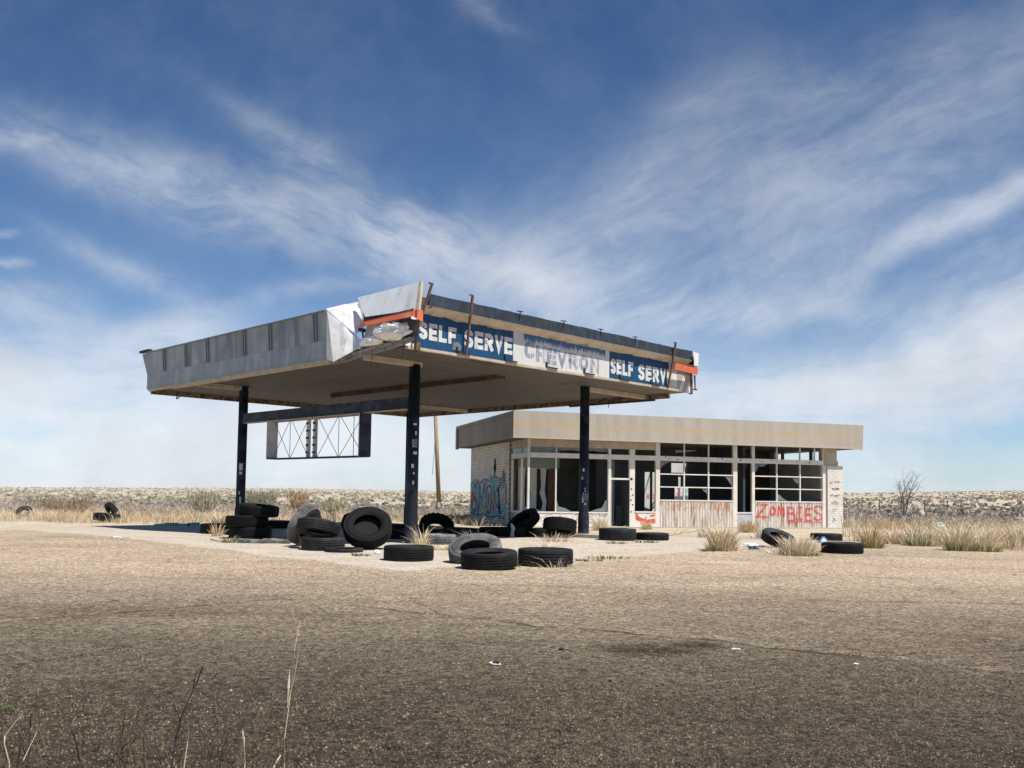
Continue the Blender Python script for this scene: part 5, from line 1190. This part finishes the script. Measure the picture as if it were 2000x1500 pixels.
# ================================================================== OTHER THINGS
g = G(858, 996); root = empty('utility_pole', g); tag(root, 'plain wooden utility pole behind the canopy', 'utility pole')
top = Vector((-.55, 0, 9.2)); MB().tube((0, 0, -.2), top, .19, .14, 14).build('pole', M['pole'], root, True)
mb = MB(); pts = [Vector((-.5 - .02 * k + .0, -.1, 8.0 - k * .55)) for k in range(9)]
pts = [Vector((-.62 + .16 * sin(k * .35), -.15, 8.2 - k * .6)) for k in range(10)]
for a, b in zip(pts, pts[1:]): mb.tube(a, b, .02, .02, 5, False)
mb.build('loose_wire', M['darkmetal'], root)
MB().box(-.12, .1, -.24, -.19, .25, .6).build('ground_box', M['whitemetal'], root)
MB().tube((-1.6, 0, 8.6), (.5, 0, 8.6), .06).build('cross_arm', M['pole'], root)
# wire fence
root = empty('wire_fence', G(1718, 1001)); tag(root, 'thin wire fence with a few slim posts left of the bare tree', 'fence'); base = root.location.copy()
fp = [G(1676, 999), G(1718, 1001), G(1761, 1001), G(1806, 1001), G(1850, 1001), G(1905, 1001), G(1990, 1001)]
for p in fp: q_ = p - base; MB().tube(q_ + Vector((0, 0, -.2)), q_ + Vector((U(-.05, .05), 0, 1.15)), .05, .045, 7).build('post', M['barkgrey'], root)
mb = MB()
for z in (.4, .75, 1.05):
    for a, b in zip(fp, fp[1:]): mb.tube(a - base + Vector((0, 0, z)), b - base + Vector((0, 0, z)), .008, .008, 4, False)
mb.build('wire', M['darkmetal'], root)
# litter
def crumple(name, label, u, v, size, mat, cat, seed, flat=.4, lift=0.0, group='litter blown about the lot'):
    g = G(u, v); mb = MB(); nu, nv = 12, 7; vs = []; fs = []
    for j in range(nv + 1):
        for i in range(nu):
            th = pi * j / nv; ph = 2 * pi * i / nu; d = Vector((sin(th) * cos(ph), sin(th) * sin(ph), cos(th)))
            k = 1 + .6 * mnoise.noise(d * 2.2 + Vector((seed, 0, 0))); vs.append((d.x * k * size[0], d.y * k * size[1], max(-.01, d.z * k * size[2] + size[2] * .6)))
    for j in range(nv):
        for i in range(nu): a = j * nu + i; b = j * nu + (i + 1) % nu; fs.append((a, a + nu, b + nu, b))
    mb.add(vs, fs); o = mb.build(name, mat, loc=(g.x, g.y, g.z + lift)); tag(o, label, cat, group); return o
crumple('paper_scrap', 'white paper scrap on the pale gravel left of the tyre shadow', 227, 1051, (.14, .08, .03), M['paper'], 'litter', 1)
crumple('paper_scrap', 'crumpled white scrap at the foot of the big upright tyre', 736, 1081, (.07, .06, .05), M['paper'], 'litter', 2)
crumple('plastic_scrap', 'white plastic scraps near the big pale tuft', 1466, 1068, (.22, .14, .06), M['paper'], 'litter', 3)
crumple('plastic_scrap', 'dark blue wrapper beside the white plastic scraps', 1472, 1073, (.14, .08, .06), paint('dark_blue_wrapper', (.06, .08, .16), .5), 'litter', 4)
crumple('plastic_scrap', 'small white plastic scrap left of the round pale tuft', 1500, 1080, (.05, .05, .04), M['paper'], 'litter', 5)
crumple('plastic_bag', 'pale blue plastic bag caught in the grass below the bare tree', 1836, 1036, (.18, .15, .16), M['palebag'], 'litter', 6, lift=.15)
crumple('plastic_scrap', 'white crumpled plastic at the right edge in front of the straw', 1973, 1061, (.13, .1, .07), M['paper'], 'litter', 7)
crumple('plastic_scrap', 'grey white plastic behind the crumpled one at the right edge', 1964, 1051, (.08, .08, .07), M['whitemetal'], 'litter', 8)
crumple('paper_scrap', 'pale flattened scrap on the road right of the oil stain', 1437, 1268, (.045, .03, .006), M['whitemetal'], 'litter', 9)
crumple('paper_scrap', 'tiny pale scrap on the road farthest right', 1672, 1297, (.022, .018, .006), M['paper'], 'litter', 10)
crumple('stone', 'small dark stone on the road above the flattened can', 1096, 1270, (.025, .02, .014), M['darkstone'], 'stone', 11, group='dark stones on the road')
crumple('stone', 'dark stone on the dark road right of centre', 1192, 1331, (.014, .012, .010), M['darkstone'], 'stone', 12, group='dark stones on the road')
crumple('stone', 'dark pebble left of centre on the lower road', 852, 1392, (.012, .012, .010), M['darkstone'], 'stone', 13, group='dark stones on the road')
crumple('stone', 'dark stone near the bottom of the road, left of centre', 760, 1463, (.014, .012, .010), M['darkstone'], 'stone', 14, group='dark stones on the road')
o = crumple('flattened_can', 'flattened silver and dark can lying on the road', 965, 1298, (.055, .04, .014), M['whitemetal'], 'can', 15)
MB().box(-.01, .045, -.03, .012, .018, .026).build('can_label', M['darkstone'], o)
rag = G(1000, 1049); root = MB().slab([(-.07, 0, .02), (.08, 0, .0), (.06, -.02, .16), (.1, -.02, .28), (.02, 0, .42), (-.05, .02, .44), (-.02, 0, .25)], (0, .015, 0)).build('white_rag', paint('grey_white_rag', (.45, .46, .52), .8), loc=rag)
tag(root, 'pale torn rag hanging against the dark tyres by the shop window', 'rag')
g = G(1640, 1080); bx = MB().hexa([(-.17, -.06, 0), (.14, -.06, 0), (.12, .1, 0), (-.15, .1, 0)], [(-.05, -.02, .17), (.0, -.02, .17), (.0, .06, .16), (-.05, .06, .16)]).build('carton', M['bluebox'], loc=(g.x - .2, g.y + .55, g.z + .22))
MB().add([(-.12, -.068, .02), (.06, -.068, .02), (-.01, -.035, .13), (-.05, -.035, .13)], [(0, 1, 2, 3)]).build('carton_panel', M['paper'], bx); tag(bx, 'crushed blue and white carton lying in the flat tyre right of the pale tuft', 'carton')
mb = MB(); P = [(300, 1027), (320, 1027), (345, 1026), (365, 1027.5), (385, 1025), (392, 1017)]
mb_pts = [G(u, v) for u, v in P]; b0 = mb_pts[0].copy()
for i, (a, b) in enumerate(zip(mb_pts, mb_pts[1:])):
    hgt = .07 + .05 * (i % 2)
    mb.hexa([a - b0, b - b0, b - b0 + Vector((0, .3, 0)), a - b0 + Vector((0, .3, 0))], [a - b0 + Vector((0, .05, hgt)), b - b0 + Vector((0, .05, .09)), b - b0 + Vector((0, .22, .1)), a - b0 + Vector((0, .22, hgt))])
o = mb.build('green_tarp', M['tarp'], loc=b0); tag(o, 'strip of pale green netting lying along the grass left of the tyres', 'tarp')
g = G(455, 1061); root = empty('torn_tread', g); tag(root, 'torn black strips of tyre tread lying in front of the stacked tyres', 'tyre scrap')
mb = MB()
for k in range(5):
    x = .05 + k * .2; y = U(-.05, .35); l = U(.5, .9); a = U(-.2, .2)
    mb.hexa([(x, y, .0), (x + l, y + a, .0), (x + l, y + a + .16, .01), (x, y + .16, .01)], [(x, y, .06 + U(0, .06)), (x + l, y + a, .05 + U(0, .05)), (x + l, y + a + .16, .09), (x, y + .16, .11)])
mb.build('strip', M['rubbergrey'], root)
g = G(420, 1058); o = MB().tube((-.16, .1, .06), (.12, -.05, .02), .02, .015, 6).tube((.12, -.05, .02), (.34, 0, .02), .015, .01, 6).build('broken_stick', M['plank'], loc=g); tag(o, 'broken brown stick on the concrete left of the torn tread', 'stick')
g = G(1320, 1050); mb = MB(); mb.tube((-1.6, -.2, .02), (-.4, .0, .04), .012, .010, 5, False).tube((-.4, 0, .04), (1.2, .4, .3), .010, .008, 5, False).tube((1.2, .4, .3), (1.9, .5, .75), .008, .004, 5, False)
for k in range(9): x = U(-.3, 1.4); mb.tube((x, .1, .1), (x + U(-.3, .4), .1 + U(-.2, .2), U(.2, .55)), .005, .003, 4, False)
o = mb.build('dead_branch', M['barkgrey'], loc=g); tag(o, 'long thin dead branch lying in front of the stained corrugated panel', 'branch')

# ================================================================== SKY, SUN
SUNC = CA * .04 + CB * -.52                        # horizontal run towards the sun per metre of height
sun_dir = Vector((SUNC.x, SUNC.y, 1)).normalized()
sun_el = math.asin(sun_dir.z); sun_az = atan2(sun_dir.x, sun_dir.y)
sl = bpy.data.lights.new('sun', 'SUN'); sl.energy = 4.9; sl.angle = radians(.53); sl.color = (1.0, .955, .88)
so = bpy.data.objects.new('sun', sl); COL.objects.link(so); so.rotation_euler = sun_dir.to_track_quat('Z', 'Y').to_euler(); so.location = (0, 0, 60)
world = bpy.data.worlds.new('World'); scene.world = world; world.use_nodes = True
nt = NT(world.node_tree); bg = world.node_tree.nodes['Background']
sky = nt.node('ShaderNodeTexSky', sky_type='NISHITA'); sky.sun_disc = False; sky.sun_elevation = sun_el; sky.sun_rotation = sun_az; sky.air_density = 1.0; sky.dust_density = .6; sky.ozone_density = 1.6; sky.altitude = 1200
dv = nt.node('ShaderNodeTexCoord').outputs['Generated']; dx, dy, dz = nt.sep(dv)
ay = nt.math('MAXIMUM', nt.math('ABSOLUTE', dy), .12)
X = nt.math('DIVIDE', dx, ay); Z = nt.math('DIVIDE', dz, ay)
P2 = nt.comb(X, Z, 0.0)
wn = nt.node('ShaderNodeTexNoise', {'Vector': P2, 'Scale': 2.6, 'Detail': 3.0}).outputs['Color']
warp = nt.node('ShaderNodeVectorMath', {0: wn, 1: (.5, .5, .5)}, operation='SUBTRACT').outputs[0]
def warped(k): return nt.node('ShaderNodeVectorMath', {0: warp, 1: (k, k, k), 2: P2}, operation='MULTIPLY_ADD').outputs[0]
wn2 = nt.node('ShaderNodeTexNoise', {'Vector': P2, 'Scale': 11.0, 'Detail': 3.0}).outputs['Color']
warp2 = nt.node('ShaderNodeVectorMath', {0: wn2, 1: (.5, .5, .5)}, operation='SUBTRACT').outputs[0]
PW = nt.node('ShaderNodeVectorMath', {0: warp2, 1: (.03, .03, .03), 2: warped(.075)}, operation='MULTIPLY_ADD').outputs[0]
def fibre(ang, along, across, seed, dist=.25):
    v = nt.mapping(PW, rot=(0, 0, radians(-ang)), loc=(seed, seed * .7, 0)); x_, y_, _ = nt.sep(v)
    return nt.noise(nt.comb(nt.math('MULTIPLY', x_, along), nt.math('MULTIPLY', y_, across), seed), 1.0, 9, .68, dist)
fl_ = fibre(-20, 5.5, 17, 1.3); fr_ = fibre(24, 4.5, 14, 4.7); fh_ = fibre(3, 3.2, 15, 9.1)
puff = nt.noise(PW, 6, 8, .62)
def blob(u, v, ru, rv, ang=0.0, amp=1.0, pwr=1.0):
    r = ray(u, v); cx, cz = r.x / r.y, r.z / r.y
    px = nt.math('SUBTRACT', nt.sep(PW)[0], cx); pz = nt.math('SUBTRACT', nt.sep(PW)[1], cz)
    c_, s_ = cos(radians(ang)), sin(radians(ang))
    a = nt.math('ADD', nt.math('MULTIPLY', px, c_ * FPX / ru), nt.math('MULTIPLY', pz, s_ * FPX / ru))
    b = nt.math('ADD', nt.math('MULTIPLY', px, -s_ * FPX / rv), nt.math('MULTIPLY', pz, c_ * FPX / rv))
    q_ = nt.math('ADD', nt.math('MULTIPLY', a, a), nt.math('MULTIPLY', b, b))
    return nt.math('MULTIPLY', nt.math('EXPONENT', nt.math('MULTIPLY', q_, -1.0)), amp)
def total(lst):
    s_ = lst[0]
    for q_ in lst[1:]: s_ = nt.math('ADD', s_, q_)
    return s_
left = total([blob(330, 365, 420, 52, -19, .42), blob(690, 445, 280, 72, -14, .50), blob(840, 475, 105, 60, -5, .55), blob(660, 345, 260, 38, -30, .35), blob(270, 520, 190, 26, -22, .34), blob(30, 272, 90, 20, 0, .35), blob(640, 560, 260, 22, 12, .3), blob(60, 590, 150, 55, -12, .45), blob(950, 10, 60, 30, -30, .3), blob(24, 450, 26, 9, 0, .5), blob(34, 503, 30, 10, 0, .6)])
right = total([blob(1430, 490, 540, 170, 16, .50), blob(1880, 430, 330, 26, 28, .6), blob(1950, 650, 330, 110, 28, 1.15), blob(1020, 540, 130, 62, -8, .75), blob(1780, 190, 420, 130, 20, .30), blob(1230, 420, 200, 90, 40, .25), blob(1180, 590, 250, 60, 0, .35), blob(1480, 600, 330, 36, 4, .35), blob(1420, 190, 190, 60, 20, .14)])
low = total([blob(60, 780, 640, 115, 0, 1.25), blob(300, 655, 130, 45, 12, .7), blob(560, 880, 700, 75, 0, 1.2), blob(1500, 790, 640, 80, 3, 1.0), blob(1750, 720, 380, 60, 12, .65), blob(1700, 910, 700, 40, 0, .5), blob(1000, 965, 3000, 42, 0, 1.2)])
dl = nt.math('MULTIPLY', left, nt.math('MULTIPLY', nt.rng(fl_, .33, .68, .18, 1.1), nt.rng(puff, .32, .64, .6, 1.1))); dr = nt.math('MULTIPLY', right, nt.math('MULTIPLY', nt.rng(fr_, .31, .70, .32, 1.05), nt.rng(puff, .32, .64, .7, 1.05))); dh = nt.math('MULTIPLY', low, nt.math('MULTIPLY', nt.rng(fh_, .30, .64, .45, 1.3), nt.rng(puff, .34, .62, .75, 1.1)))
dens = nt.math('ADD', nt.math('ADD', dl, dr), dh)
veil = nt.math('MULTIPLY', nt.rng(puff, .35, .75), .05)
dens = nt.math('MULTIPLY', nt.math('ADD', dens, veil), nt.rng(dy, -.15, .30)); dens = nt.math('MINIMUM', nt.math('SUBTRACT', 1.0, nt.math('EXPONENT', nt.math('MULTIPLY', dens, -1.25))), .93)
up = nt.math('MAXIMUM', dz, 0.0)
SKYMUL, CLOUD = (.42, .58, .75), (6.9, 7.2, 7.6)
blue = nt.mix(1.0, sky.outputs[0], nt.mix(nt.rng(Z, .26, .56), nt.mix(nt.rng(Z, 0, .26), (.58, .82, 1.04), (.52, .70, .86)), SKYMUL), 'MULTIPLY')
shade = nt.rng(nt.noise(PW, 4.5, 5, .6), .3, .7, .86, 1.06)
cl = nt.mix(1.0, CLOUD, nt.comb(shade, shade, shade), 'MULTIPLY')
nt.put(bg.inputs['Color'], nt.mix(dens, blue, cl)); bg.inputs['Strength'].default_value = .10

scene.render.engine = 'CYCLES'
scene.view_settings.view_transform = 'Standard'; scene.view_settings.look = 'None'; scene.view_settings.exposure = .25; scene.view_settings.gamma = 1.0
scene.cycles.max_bounces = 6; scene.cycles.diffuse_bounces = 3; scene.cycles.glossy_bounces = 2
scene.cycles.use_denoising = True; scene.cycles.use_adaptive_sampling = False
scene.render.resolution_x = 1024; scene.render.resolution_y = 768
